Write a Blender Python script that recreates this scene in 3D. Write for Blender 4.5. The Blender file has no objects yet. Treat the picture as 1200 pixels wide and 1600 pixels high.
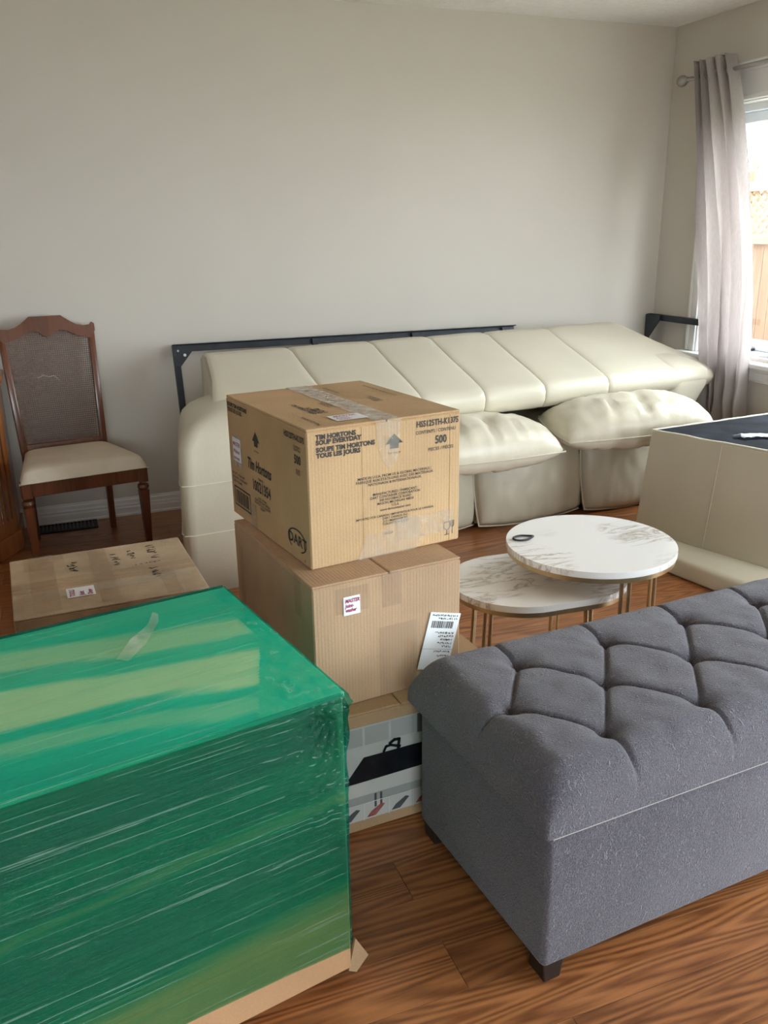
import bpy, bmesh, math, random
from mathutils import Vector, Matrix, noise
random.seed(7)
sc = bpy.context.scene
COL = sc.collection
R = math.radians

# ------------------------------------------------------------------ camera
YAW, PITCH, ROLL, HCAM, FPX = 0.361469, 0.318070, -0.0145665, 1.398055, 1346.5
X0, Y0, H = 3.475, 4.460, 2.44          # right wall, back wall, ceiling
XL, YR = -4.6, -3.4                     # left wall, rear wall
cy, sy, cp, sp = math.cos(YAW), math.sin(YAW), math.cos(PITCH), math.sin(PITCH)
fw = Vector((sy*cp, cy*cp, -sp)); rt = Vector((cy, -sy, 0)); up = rt.cross(fw)
rt2 = rt*math.cos(ROLL) + up*math.sin(ROLL); up2 = up*math.cos(ROLL) - rt*math.sin(ROLL)
cd = bpy.data.cameras.new('camera'); cam = bpy.data.objects.new('camera', cd); COL.objects.link(cam)
cam.matrix_world = Matrix(((rt2.x, up2.x, -fw.x, 0), (rt2.y, up2.y, -fw.y, 0), (rt2.z, up2.z, -fw.z, HCAM), (0, 0, 0, 1)))
cd.sensor_fit = 'VERTICAL'; cd.sensor_height = 36; cd.sensor_width = 27; cd.lens = 36*FPX/1600
cd.clip_start = 0.02
sc.camera = cam

# ------------------------------------------------------------------ world (overcast sky) and exposure
w = bpy.data.worlds.new('overcast_sky'); sc.world = w; w.use_nodes = True
wn = w.node_tree.nodes; wl = w.node_tree.links
bg = wn['Background']; bg.inputs['Strength'].default_value = 14.0
tc = wn.new('ShaderNodeTexCoord'); sx = wn.new('ShaderNodeSeparateXYZ'); rp = wn.new('ShaderNodeValToRGB')
wl.new(tc.outputs['Generated'], sx.inputs[0]); wl.new(sx.outputs['Z'], rp.inputs['Fac']); wl.new(rp.outputs['Color'], bg.inputs['Color'])
rp.color_ramp.elements[0].position = 0.0; rp.color_ramp.elements[0].color = (0.84, 0.90, 0.96, 1)
rp.color_ramp.elements[1].position = 1.0; rp.color_ramp.elements[1].color = (0.95, 0.98, 1.0, 1)
sc.view_settings.view_transform = 'Standard'; sc.view_settings.look = 'None'
sc.view_settings.gamma = 1.0; sc.view_settings.use_curve_mapping = False
sc.view_settings.exposure = 0.46
try:
    sc.cycles.max_bounces = 10; sc.cycles.diffuse_bounces = 6; sc.cycles.transparent_max_bounces = 16
    sc.cycles.use_denoising = True; sc.cycles.sample_clamp_indirect = 8.0
except Exception: pass

# openings that bring the daylight in (y0, y1, z0, z1 on the right wall; x0, x1, z0, z1 on the rear wall)
WIN1 = (2.62, 4.03, 0.72, 1.98)
DOOR = (-1.20, 1.15, 0.03, 2.25)
WIN2 = (-1.5, 0.9, 0.90, 2.15)
def portal(name, loc, rot, sx_, sy_):
    l = bpy.data.lights.new(name, 'AREA'); l.shape = 'RECTANGLE'; l.size = sx_; l.size_y = sy_
    o = bpy.data.objects.new(name, l); COL.objects.link(o); o.location = loc; o.rotation_euler = rot
    try: l.cycles.is_portal = True
    except Exception: l.energy = 0
    return o
portal('daylight_portal', (X0+.16, (WIN1[0]+WIN1[1])/2, (WIN1[2]+WIN1[3])/2), (0, R(90), 0), WIN1[3]-WIN1[2], WIN1[1]-WIN1[0])
portal('daylight_portal', (X0+.16, (DOOR[0]+DOOR[1])/2, (DOOR[2]+DOOR[3])/2), (0, R(90), 0), DOOR[3]-DOOR[2], DOOR[1]-DOOR[0])

portal('daylight_portal', ((WIN2[0]+WIN2[1])/2, YR-.16, (WIN2[2]+WIN2[3])/2), (R(90), 0, 0), WIN2[1]-WIN2[0], WIN2[3]-WIN2[2])

# ------------------------------------------------------------------ helpers
def obj(name, bm, mat=None, parent=None, smooth=False, loc=None, rot=None):
    if isinstance(bm, bmesh.types.BMesh):
        me = bpy.data.meshes.new(name); bm.normal_update(); bm.to_mesh(me); bm.free()
    else: me = bm
    if mat is not None and not me.materials:
        for m in (mat if isinstance(mat, (list, tuple)) else [mat]): me.materials.append(m)
    if smooth:
        for p in me.polygons: p.use_smooth = True
        if smooth != 'all':
            try: me.set_sharp_from_angle(angle=R(smooth if smooth is not True else 40))
            except Exception: pass
    o = bpy.data.objects.new(name, me); COL.objects.link(o)
    if parent: o.parent = parent
    if loc: o.location = loc
    if rot: o.rotation_euler = rot
    return o
def empty(name, loc, rz=0):
    o = bpy.data.objects.new(name, None); COL.objects.link(o); o.location = loc; o.rotation_euler = (0, 0, rz)
    o.empty_display_size = .1
    return o
def tag(o, label, cat, group=None):
    o['label'] = label; o['category'] = cat
    if group: o['group'] = group
    return o
def struct(o, label=None):
    o['kind'] = 'structure'
    if label: o['label'] = label
    return o
def join(dst, src):
    me = bpy.data.meshes.new('t'); src.to_mesh(me); dst.from_mesh(me); bpy.data.meshes.remove(me); src.free(); return dst
def box(lo, hi, r=0, seg=2, bm=None):
    b = bmesh.new(); bmesh.ops.create_cube(b, size=1)
    for v in b.verts:
        v.co = Vector([(lo[i]+hi[i])/2 + v.co[i]*(hi[i]-lo[i]) for i in range(3)])
    if r: bmesh.ops.bevel(b, geom=list(b.edges), offset=r, segments=seg, profile=.5, affect='EDGES')
    return join(bm, b) if bm else b
def prism(pts, axis, a, b_, r=0, bm=None, seg=2):
    """polygon in the two other axes extruded along axis from a to b_"""
    b = bmesh.new()
    def P(p, t):
        return {'x': (t, p[0], p[1]), 'y': (p[0], t, p[1]), 'z': (p[0], p[1], t)}[axis]
    v0 = [b.verts.new(P(p, a)) for p in pts]; v1 = [b.verts.new(P(p, b_)) for p in pts]
    n = len(pts); b.faces.new(v0); b.faces.new(v1)
    for i in range(n): b.faces.new((v0[i], v0[(i+1) % n], v1[(i+1) % n], v1[i]))
    bmesh.ops.recalc_face_normals(b, faces=list(b.faces))
    if r: bmesh.ops.bevel(b, geom=list(b.edges), offset=r, segments=seg, profile=.5, affect='EDGES', clamp_overlap=True)
    return join(bm, b) if bm else b
def lathe(prof, n=20, cx=0, cy_=0, bm=None):
    b = bmesh.new(); rings = []
    for r, z in prof: rings.append([b.verts.new((cx+r*math.cos(2*math.pi*i/n), cy_+r*math.sin(2*math.pi*i/n), z)) for i in range(n)])
    for k in range(len(rings)-1):
        for i in range(n): b.faces.new((rings[k][i], rings[k][(i+1) % n], rings[k+1][(i+1) % n], rings[k+1][i]))
    b.faces.new(rings[0][::-1]); b.faces.new(rings[-1])
    bmesh.ops.recalc_face_normals(b, faces=list(b.faces))
    return join(bm, b) if bm else b
def tube(pts, rad, n=8, bm=None, closed=False):
    b = bmesh.new(); pts = [Vector(p) for p in pts]; rings = []; m = len(pts)
    for i, p in enumerate(pts):
        if closed: d = pts[(i+1) % m]-pts[i-1]
        else: d = pts[min(i+1, m-1)]-pts[max(i-1, 0)]
        d.normalize(); a = d.cross(Vector((0, 0, 1)) if abs(d.z) < .9 else Vector((1, 0, 0))).normalized(); c = d.cross(a)
        r = rad[i] if isinstance(rad, (list, tuple)) else rad
        rings.append([b.verts.new(p+(a*math.cos(2*math.pi*k/n)+c*math.sin(2*math.pi*k/n))*r) for k in range(n)])
    for i in range(m if closed else m-1):
        for k in range(n): b.faces.new((rings[i][k], rings[i][(k+1) % n], rings[(i+1) % m][(k+1) % n], rings[(i+1) % m][k]))
    if not closed: b.faces.new(rings[0][::-1]); b.faces.new(rings[-1])
    bmesh.ops.recalc_face_normals(b, faces=list(b.faces))
    return join(bm, b) if bm else b
def grid(nu, nv, f, bm=None, mi=0, wrap=False):
    b = bm or bmesh.new()
    vs = [[b.verts.new(f(i/nu, j/nv)) for j in range(nv+1)] for i in range(nu+1)]
    for i in range(nu):
        for j in range(nv):
            fc = b.faces.new((vs[i][j], vs[i+1][j], vs[i+1][j+1], vs[i][j+1])); fc.material_index = mi
    return b

# ------------------------------------------------------------------ materials
def newmat(name):
    m = bpy.data.materials.new(name); m.use_nodes = True; nt = m.node_tree
    return m, nt.nodes, nt.links, nt.nodes['Principled BSDF']
def coords(N, L, scale=(1, 1, 1), rot=(0, 0, 0), rnd=False, kind='Object'):
    t = N.new('ShaderNodeTexCoord'); mp = N.new('ShaderNodeMapping'); mp.inputs['Scale'].default_value = scale; mp.inputs['Rotation'].default_value = rot
    L.new(t.outputs[kind], mp.inputs['Vector'])
    if rnd:
        oi = N.new('ShaderNodeObjectInfo'); mu = N.new('ShaderNodeMath'); mu.operation = 'MULTIPLY'; mu.inputs[1].default_value = 37.0
        cb = N.new('ShaderNodeCombineXYZ'); L.new(oi.outputs['Random'], mu.inputs[0])
        for i in range(3): L.new(mu.outputs[0], cb.inputs[i])
        L.new(cb.outputs[0], mp.inputs['Location'])
    return mp.outputs[0]
def nz(N, L, vec, scale, detail=3, rough=.5, dist=0):
    n = N.new('ShaderNodeTexNoise'); n.inputs['Scale'].default_value = scale; n.inputs['Detail'].default_value = detail
    n.inputs['Roughness'].default_value = rough; n.inputs['Distortion'].default_value = dist
    L.new(vec, n.inputs['Vector']); return n.outputs['Fac']
def ramp(N, L, fac, stops, interp='LINEAR'):
    r = N.new('ShaderNodeValToRGB'); e = r.color_ramp.elements; r.color_ramp.interpolation = interp
    while len(e) < len(stops): e.new(.5)
    for k, (p, c) in enumerate(stops): e[k].position = p; e[k].color = (*c, 1) if len(c) == 3 else c
    L.new(fac, r.inputs['Fac']); return r.outputs['Color']
def bump(N, L, B, h, strength=.2, dist=.01):
    b = N.new('ShaderNodeBump'); b.inputs['Strength'].default_value = strength; b.inputs['Distance'].default_value = dist
    L.new(h, b.inputs['Height']); L.new(b.outputs[0], B.inputs['Normal']); return b
def math_(N, L, op, a, b=None):
    m = N.new('ShaderNodeMath'); m.operation = op
    for i, q in enumerate((a, b)):
        if q is None: continue
        if isinstance(q, (int, float)): m.inputs[i].default_value = q
        else: L.new(q, m.inputs[i])
    return m.outputs[0]
def plain(name, col, rough=.5, metal=0, var=.12, scale=6, bscale=0, bstr=.1, spec=.5):
    m, N, L, B = newmat(name); v = coords(N, L)
    f = nz(N, L, v, scale, 4)
    a = tuple(c*(1-var) for c in col); b = tuple(min(1, c*(1+var)) for c in col)
    L.new(ramp(N, L, f, [(.3, a), (.7, b)]), B.inputs['Base Color'])
    B.inputs['Roughness'].default_value = rough; B.inputs['Metallic'].default_value = metal
    B.inputs['Specular IOR Level'].default_value = spec
    if bscale: bump(N, L, B, nz(N, L, v, bscale, 3), bstr, .005)
    return m
def wood(name, dark, light, scale=1.0, rough=.35, axis='x', rnd=False, ring=7.0, coat=0.0, rw=.16):
    m, N, L, B = newmat(name)
    s = {'x': (.55, 6, 6), 'y': (6, .55, 6), 'z': (6, 6, .55)}[axis]
    v = coords(N, L, tuple(k*scale for k in s), rnd=rnd)
    warp = nz(N, L, v, .9, 1, .4, .15)
    sn = math_(N, L, 'SINE', math_(N, L, 'MULTIPLY', warp, ring*9))
    fine = nz(N, L, v, 9, 4, .7)
    mix = math_(N, L, 'ADD', math_(N, L, 'MULTIPLY', sn, rw*.6), math_(N, L, 'ADD', math_(N, L, 'MULTIPLY', fine, .7), .15))
    mid = tuple((a+b)/2 for a, b in zip(dark, light))
    c = ramp(N, L, mix, [(.22, dark), (.48, mid), (.75, light)])
    if rnd:
        oi = N.new('ShaderNodeObjectInfo'); hs = N.new('ShaderNodeHueSaturation')
        mr = N.new('ShaderNodeMapRange'); mr.inputs[3].default_value = .84; mr.inputs[4].default_value = 1.15
        L.new(oi.outputs['Random'], mr.inputs[0]); L.new(mr.outputs[0], hs.inputs['Value']); L.new(c, hs.inputs['Color']); c = hs.outputs[0]
    L.new(c, B.inputs['Base Color']); B.inputs['Roughness'].default_value = rough
    B.inputs['Coat Weight'].default_value = coat; B.inputs['Coat Roughness'].default_value = .15
    bump(N, L, B, mix, .08, .002)
    return m
def cardboard(name, base, flute=True, stain=.12):
    m, N, L, B = newmat(name); v = coords(N, L)
    f = nz(N, L, v, 5, 4); a = tuple(c*(1-stain) for c in base); b = tuple(min(1, c*(1+stain*.7)) for c in base)
    c = ramp(N, L, f, [(.3, a), (.7, b)])
    fib = nz(N, L, coords(N, L, (1, 1, 3)), 160, 2)
    mx = N.new('ShaderNodeMix'); mx.data_type = 'RGBA'; mx.blend_type = 'OVERLAY'; mx.inputs[0].default_value = .18
    L.new(c, mx.inputs[6]); L.new(fib, mx.inputs[7])
    L.new(mx.outputs[2], B.inputs['Base Color']); B.inputs['Roughness'].default_value = .75; B.inputs['Specular IOR Level'].default_value = .25
    if flute:
        wv = N.new('ShaderNodeTexWave'); wv.bands_direction = 'DIAGONAL' if flute == 'd' else 'X'; wv.inputs['Scale'].default_value = 38; wv.inputs['Distortion'].default_value = .4
        L.new(coords(N, L, (1, 1, 0)), wv.inputs['Vector'])
        bump(N, L, B, math_(N, L, 'ADD', wv.outputs['Fac'], math_(N, L, 'MULTIPLY', f, 3)), .12, .003)
    else: bump(N, L, B, f, .3, .01)
    return m
M = {}
M['wall'] = plain('beige_wall_paint', (.61, .57, .515), .75, var=.015, scale=2, bscale=350, bstr=.06, spec=.25)
M['ceiling'] = plain('stipple_ceiling', (.86, .85, .84), .9, var=.04, scale=40, bscale=90, bstr=.9)
M['trim'] = plain('white_trim_paint', (.82, .82, .82), .4, var=.02)
M['oak_floor'] = wood('stained_oak_planks', (.150, .050, .016), (.42, .168, .060), 1.6, .32, 'x', True, 13, .2, .30)
M['subfloor'] = plain('dark_joint', (.03, .015, .008), .8)
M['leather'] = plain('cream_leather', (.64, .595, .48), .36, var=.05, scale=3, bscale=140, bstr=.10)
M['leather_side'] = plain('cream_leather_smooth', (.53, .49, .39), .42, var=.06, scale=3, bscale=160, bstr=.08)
M['dust'] = plain('black_dust_cover', (.016, .019, .026), .95, var=.6, scale=9, bscale=400, bstr=.3, spec=.12)
M['piping'] = plain('cream_welt', (.76, .73, .62), .5)
M['piping_grey'] = plain('pale_grey_piping', (.40, .40, .37), .6)
M['dark_wood'] = wood('walnut_brown_wood', (.055, .016, .006), (.165, .050, .018), 2.5, .3, 'z', False, 3, .3)
M['orange_wood'] = wood('honey_cherry_wood', (.20, .06, .015), (.46, .17, .05), 2, .3, 'z', False, 4, .3)
M['cane'] = plain('brown_cane', (.105, .052, .032), .5, var=.35, scale=60)
M['seat_fabric'] = plain('beige_microsuede', (.62, .54, .43), .9, var=.07, scale=8, bscale=300, bstr=.15)
M['steel'] = plain('dark_grey_steel', (.030, .036, .045), .42, .4, var=.2, scale=20)
M['brass'] = plain('brushed_gold', (.62, .48, .29), .33, .9, var=.08, scale=30)
M['black'] = plain('black_rubber', (.012, .012, .018), .6)
M['black_metal'] = plain('black_vent_metal', (.012, .011, .010), .5, .3)
M['ink'] = plain('black_print_ink', (.050, .045, .045), .7)
M['red_ink'] = plain('purple_red_marker', (.36, .04, .14), .6)
M['paper'] = plain('white_paper', (.86, .88, .92), .55, var=.03, scale=20)
M['nickel'] = plain('brushed_nickel', (.42, .41, .40), .35, .9)
M['cedar'] = wood('cedar_fence_wood', (.16, .095, .058), (.28, .185, .12), 1.5, .7, 'z', True, 3)
M['cedar_h'] = wood('cedar_rail_wood', (.24, .17, .11), (.36, .27, .185), 1.5, .7, 'y', True, 3)
M['bark'] = plain('grey_bark', (.20, .17, .15), .9, var=.3)
M['ground'] = plain('winter_lawn', (.30, .30, .22), .95, var=.2)
M['vinyl'] = plain('white_vinyl', (.80, .84, .88), .35, var=.02)
M['brick'] = plain('brown_brick', (.30, .20, .15), .9, var=.2, scale=30)
M['leg_black'] = plain('dark_espresso_leg', (.020, .014, .012), .4)
M['card_tim'] = cardboard('kraft_cardboard', (.55, .375, .21))
M['card_plain'] = cardboard('brown_cardboard', (.48, .325, .205))
M['card_old'] = cardboard('worn_cardboard', (.54, .405, .275), 'd', .3)
M['card_dark'] = cardboard('kraft_edge', (.42, .285, .165), False)
M['inner'] = cardboard('wrapped_board_top', (.86, .80, .62), False, .05)
M['inner_side'] = cardboard('wrapped_fibreboard', (.50, .30, .16), False, .10)
def mk_tape(name, tint, fac, rough=.12):
    m, N, L, B = newmat(name); out = N['Material Output']; t = N.new('ShaderNodeBsdfTransparent'); t.inputs['Color'].default_value = (*tint, 1)
    B.inputs['Base Color'].default_value = (*[min(1, k*1.0) for k in tint], 1); B.inputs['Roughness'].default_value = rough
    mx = N.new('ShaderNodeMixShader'); v = coords(N, L); n = nz(N, L, v, 30, 3)
    bump(N, L, B, nz(N, L, coords(N, L, (1, 1, .25)), 45, 3), .7, .01)
    L.new(ramp(N, L, n, [(.3, (fac*.7,)*3), (.75, (min(1, fac*1.5),)*3)]), mx.inputs[0])
    L.new(t.outputs[0], mx.inputs[1]); L.new(B.outputs[0], mx.inputs[2]); L.new(mx.outputs[0], out.inputs['Surface']); return m
M['tape_clear'] = mk_tape('clear_packing_tape', (.93, .91, .86), .18, .1)
M['tape_frost'] = mk_tape('frosted_packing_tape', (.85, .80, .72), .50, .2)
M['tape_brown'] = mk_tape('tan_packing_tape', (.90, .85, .78), .11, .25)
def mk_glass():
    m, N, L, B = newmat('window_glass'); out = N['Material Output']; t = N.new('ShaderNodeBsdfTransparent'); g = N.new('ShaderNodeBsdfGlossy'); g.inputs['Roughness'].default_value = .02
    n = nz(N, L, coords(N, L), 2, 2); L.new(ramp(N, L, n, [(0, (.95, .98, .98)), (1, (.98, 1, 1))]), t.inputs['Color'])
    mx = N.new('ShaderNodeMixShader'); mx.inputs[0].default_value = .05
    L.new(t.outputs[0], mx.inputs[1]); L.new(g.outputs[0], mx.inputs[2]); L.new(mx.outputs[0], out.inputs['Surface']); return m
M['glass'] = mk_glass()
def mk_fabric():
    m, N, L, B = newmat('grey_tweed_fabric'); v = coords(N, L)
    weave = nz(N, L, v, 420, 2); cloud = nz(N, L, v, 6, 4)
    c = ramp(N, L, math_(N, L, 'ADD', math_(N, L, 'MULTIPLY', weave, .8), math_(N, L, 'MULTIPLY', cloud, .25)), [(.30, (.050, .049, .062)), (.72, (.168, .164, .200))])
    lint = nz(N, L, coords(N, L, (1, 1, .6)), 95, 2, .6, 1.5)
    fl = ramp(N, L, lint, [(.60, (0, 0, 0)), (.70, (1, 1, 1))])
    mx = N.new('ShaderNodeMix'); mx.data_type = 'RGBA'; L.new(math_(N, L, 'MULTIPLY', fl, .17), mx.inputs[0]); L.new(c, mx.inputs[6]); mx.inputs[7].default_value = (.5, .5, .52, 1)
    L.new(mx.outputs[2], B.inputs['Base Color']); B.inputs['Roughness'].default_value = .95; B.inputs['Specular IOR Level'].default_value = .15
    B.inputs['Sheen Weight'].default_value = .25; B.inputs['Sheen Roughness'].default_value = .5
    bump(N, L, B, math_(N, L, 'ADD', weave, math_(N, L, 'MULTIPLY', fl, 1.2)), .7, .004); return m
M['fabric'] = mk_fabric()
def mk_marble():
    m, N, L, B = newmat('white_marble'); v = coords(N, L, (1, 3.6, 1), (0, 0, R(-32)))
    n = nz(N, L, v, 4.5, 6, .62, .6)
    vein = math_(N, L, 'ABSOLUTE', math_(N, L, 'SUBTRACT', n, .5))
    big = nz(N, L, coords(N, L), 3.0, 2)
    c1 = ramp(N, L, vein, [(0, (.42, .38, .34)), (.014, (.66, .63, .60)), (.05, (.84, .84, .84))])
    mx = N.new('ShaderNodeMix'); mx.data_type = 'RGBA'; L.new(ramp(N, L, big, [(.40, (1, 1, 1)), (.50, (0, 0, 0))]), mx.inputs[0])
    L.new(c1, mx.inputs[6]); mx.inputs[7].default_value = (.86, .86, .86, 1); 
    L.new(mx.outputs[2], B.inputs['Base Color']); B.inputs['Roughness'].default_value = .22; return m
M['marble'] = mk_marble()
def mk_curtain():
    m, N, L, B = newmat('satin_curtain'); v = coords(N, L, (3, 3, .06)); n = nz(N, L, v, 60, 3, .6)
    L.new(ramp(N, L, n, [(.3, (.58, .53, .52)), (.7, (.66, .61, .60))]), B.inputs['Base Color']); B.inputs['Roughness'].default_value = .42
    B.inputs['Sheen Weight'].default_value = .3; bump(N, L, B, n, .25, .004)
    out = N['Material Output']; tr = N.new('ShaderNodeBsdfTranslucent'); tr.inputs['Color'].default_value = (.8, .74, .72, 1)
    mx = N.new('ShaderNodeMixShader'); mx.inputs[0].default_value = .08; L.new(B.outputs[0], mx.inputs[1]); L.new(tr.outputs[0], mx.inputs[2]); L.new(mx.outputs[0], out.inputs['Surface']); return m
M['curtain'] = mk_curtain()
def mk_film(name, rot, thin, thick, bands, streak):
    """green stretch wrap: overlapping film layers tint more where they overlap"""
    m, N, L, B = newmat(name); out = N['Material Output']
    t = N.new('ShaderNodeTexCoord'); mp = N.new('ShaderNodeMapping'); mp.inputs['Rotation'].default_value = rot; L.new(t.outputs['Object'], mp.inputs['Vector'])
    sep = N.new('ShaderNodeSeparateXYZ'); L.new(mp.outputs[0], sep.inputs[0])
    ax = sep.outputs[bands['axis']]
    wob = math_(N, L, 'MULTIPLY', math_(N, L, 'SUBTRACT', nz(N, L, coords(N, L, (1.2, 6, 6)), 1.6, 4), .5), bands['wob'])
    f = math_(N, L, 'DIVIDE', math_(N, L, 'ADD', math_(N, L, 'ADD', ax, wob), bands.get('off', 0)), bands['len'])
    lay = ramp(N, L, f, bands['stops'])
    sc_ = [streak[0]]*3; 
    mp2 = N.new('ShaderNodeMapping'); mp2.inputs['Rotation'].default_value = rot; mp2.inputs['Scale'].default_value = streak[:3]; L.new(t.outputs['Object'], mp2.inputs['Vector'])
    sk = nz(N, L, mp2.outputs[0], 8, 6, .65, .2)
    lay2 = math_(N, L, 'ADD', lay, math_(N, L, 'MULTIPLY', math_(N, L, 'SUBTRACT', sk, .5), streak[3]))
    tint = ramp(N, L, lay2, [(0, thin[0]), (.6, thick[0]), (1, tuple(c*.72 for c in thick[0]))])
    surf = ramp(N, L, lay2, [(0, thin[1]), (.6, thick[1])])
    tr = N.new('ShaderNodeBsdfTransparent'); L.new(tint, tr.inputs['Color']); L.new(surf, B.inputs['Base Color'])
    B.inputs['Roughness'].default_value = .12; B.inputs['Specular IOR Level'].default_value = 1.0; B.inputs['Coat Weight'].default_value = .8; B.inputs['Coat Roughness'].default_value = .05
    mp3 = N.new('ShaderNodeMapping'); mp3.inputs['Rotation'].default_value = rot; mp3.inputs['Scale'].default_value = (streak[0]*.8, streak[1]*1.15, streak[2]*1.15); L.new(t.outputs['Object'], mp3.inputs['Vector'])
    fine = nz(N, L, mp3.outputs[0], 8, 3, .6, .1); ln_ = ramp(N, L, fine, [(.585, (0, 0, 0)), (.66, (1, 1, 1))])
    mc_ = N.new('ShaderNodeMix'); mc_.data_type = 'RGBA'; L.new(math_(N, L, 'MULTIPLY', ln_, .75), mc_.inputs[0]); L.new(surf, mc_.inputs[6]); mc_.inputs[7].default_value = (.42, .74, .60, 1); L.new(mc_.outputs[2], B.inputs['Base Color'])  # thin pale lines put the film's gloss highlights into its colour
    bp = bump(N, L, B, math_(N, L, 'ADD', sk, math_(N, L, 'MULTIPLY', fine, .35)), .8, .014)
    mx = N.new('ShaderNodeMixShader'); L.new(math_(N, L, 'ADD', ramp(N, L, lay2, [(0, (.12,)*3), (1, (.30,)*3)]), math_(N, L, 'MULTIPLY', ln_, .16)), mx.inputs[0])
    L.new(tr.outputs[0], mx.inputs[1]); L.new(B.outputs[0], mx.inputs[2]); L.new(mx.outputs[0], out.inputs['Surface']); return m
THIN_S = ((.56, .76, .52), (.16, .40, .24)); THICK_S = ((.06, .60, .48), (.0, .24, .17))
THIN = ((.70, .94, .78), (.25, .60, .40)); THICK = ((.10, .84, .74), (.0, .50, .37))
g = lambda v: (v, v, v)
M['film_top'] = mk_film('green_film_top', (0, 0, R(12)), THIN, THICK, dict(axis='Y', wob=.12, len=.6, off=.1,
    stops=[(.0, g(.75)), (.13, g(.6)), (.16, g(.25)), (.21, g(.3)), (.23, g(.6)), (.28, g(.55)), (.31, g(.04)), (.50, g(.04)), (.53, g(.5)), (.62, g(.45)), (.655, g(.10)), (.76, g(.12)), (.80, g(.55)), (.95, g(.5))]), (.5, 14, 14, .45))
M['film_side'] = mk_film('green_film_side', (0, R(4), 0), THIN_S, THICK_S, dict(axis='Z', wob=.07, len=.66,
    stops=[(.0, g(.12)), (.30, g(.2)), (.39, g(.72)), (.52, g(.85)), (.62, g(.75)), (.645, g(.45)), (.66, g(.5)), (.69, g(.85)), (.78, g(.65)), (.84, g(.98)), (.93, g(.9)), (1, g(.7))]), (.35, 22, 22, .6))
M['film_end'] = mk_film('green_film_end', (0, 0, R(8)), THIN, THICK, dict(axis='Y', wob=.05, len=.58, stops=[(.0, g(.5)), (1, g(.6))]), (5, 3, 5, .8))

# ------------------------------------------------------------------ lettering
def text_mesh(body, size, align='LEFT', shear=0, bold=0, space=1.0, sx_=1.0):
    cu = bpy.data.curves.new('t', 'FONT'); cu.body = body; cu.size = size; cu.align_x = align; cu.align_y = 'CENTER'; cu.shear = shear
    cu.offset = bold+size*.012; cu.space_line = space; cu.resolution_u = 2
    o = bpy.data.objects.new('t', cu); COL.objects.link(o); dg = bpy.context.evaluated_depsgraph_get()
    me = bpy.data.meshes.new_from_object(o.evaluated_get(dg)); bpy.data.objects.remove(o); bpy.data.curves.remove(cu)
    if sx_ != 1:
        for v in me.vertices: v.co.x *= sx_
    me.materials.clear(); return me
FACE = {'front': Matrix(((1, 0, 0), (0, 0, -1), (0, 1, 0))), 'left': Matrix(((0, 0, -1), (-1, 0, 0), (0, 1, 0))),
        'top': Matrix(((1, 0, 0), (0, 1, 0), (0, 0, 1)))}
def face_matrix(face, dims, a, b_, lift=.0006, rot=0):
    """a, b: metres from the face's left and top edge"""
    w_, d, h = dims
    if face == 'front': p = Vector((a, -lift, h-b_))
    elif face == 'left': p = Vector((-lift, d-a, h-b_))
    else: p = Vector((a, d-b_, h+lift))
    return Matrix.Translation(p) @ FACE[face].to_4x4() @ Matrix.Rotation(rot, 4, 'Z')
def print_on(root, dims, face, a, b_, body, size, align='LEFT', mat='ink', rot=0, lift=.0012, name='printed_text', **k):
    me = text_mesh(body, size, align, **k); me.materials.append(M[mat])
    o = bpy.data.objects.new(name, me); COL.objects.link(o); o.parent = root; o.matrix_local = face_matrix(face, dims, a, b_, lift, rot); return o
def flat_on(root, dims, face, a, b_, polys, mat, name, rot=0, lift=.0012, thick=0):
    b = bmesh.new()
    for poly in polys:
        vs = [b.verts.new((x, y, 0)) for x, y in poly]
        f = b.faces.new(vs)
        if thick:
            e = bmesh.ops.extrude_face_region(b, geom=[f]); [setattr(v, 'co', v.co+Vector((0, 0, thick))) for v in e['geom'] if isinstance(v, bmesh.types.BMVert)]
    o = obj(name, b, M[mat], root); o.matrix_local = face_matrix(face, dims, a, b_, lift, rot); return o
def rect(x0, y0, x1, y1): return [(x0, y0), (x1, y0), (x1, y1), (x0, y1)]
def stroke(pts, wd):
    out = []
    for (x0, y0), (x1, y1) in zip(pts, pts[1:]):
        dx, dy = x1-x0, y1-y0; l = math.hypot(dx, dy) or 1; nx, ny = -dy/l*wd/2, dx/l*wd/2; ex, ey = dx/l*wd*.3, dy/l*wd*.3
        out.append([(x0-nx-ex, y0-ny-ey), (x1-nx+ex, y1-ny+ey), (x1+nx+ex, y1+ny+ey), (x0+nx-ex, y0+ny-ey)])
    return out
def scrawl(width, height, n, wd, seed):
    r = random.Random(seed); out = []; cw = width/n
    for i in range(n):
        pts = [(i*cw+r.uniform(0, cw*.8), r.uniform(-.5, .5)*height) for _ in range(r.randint(3, 5))]
        out += stroke(pts, wd)
    return out

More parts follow.
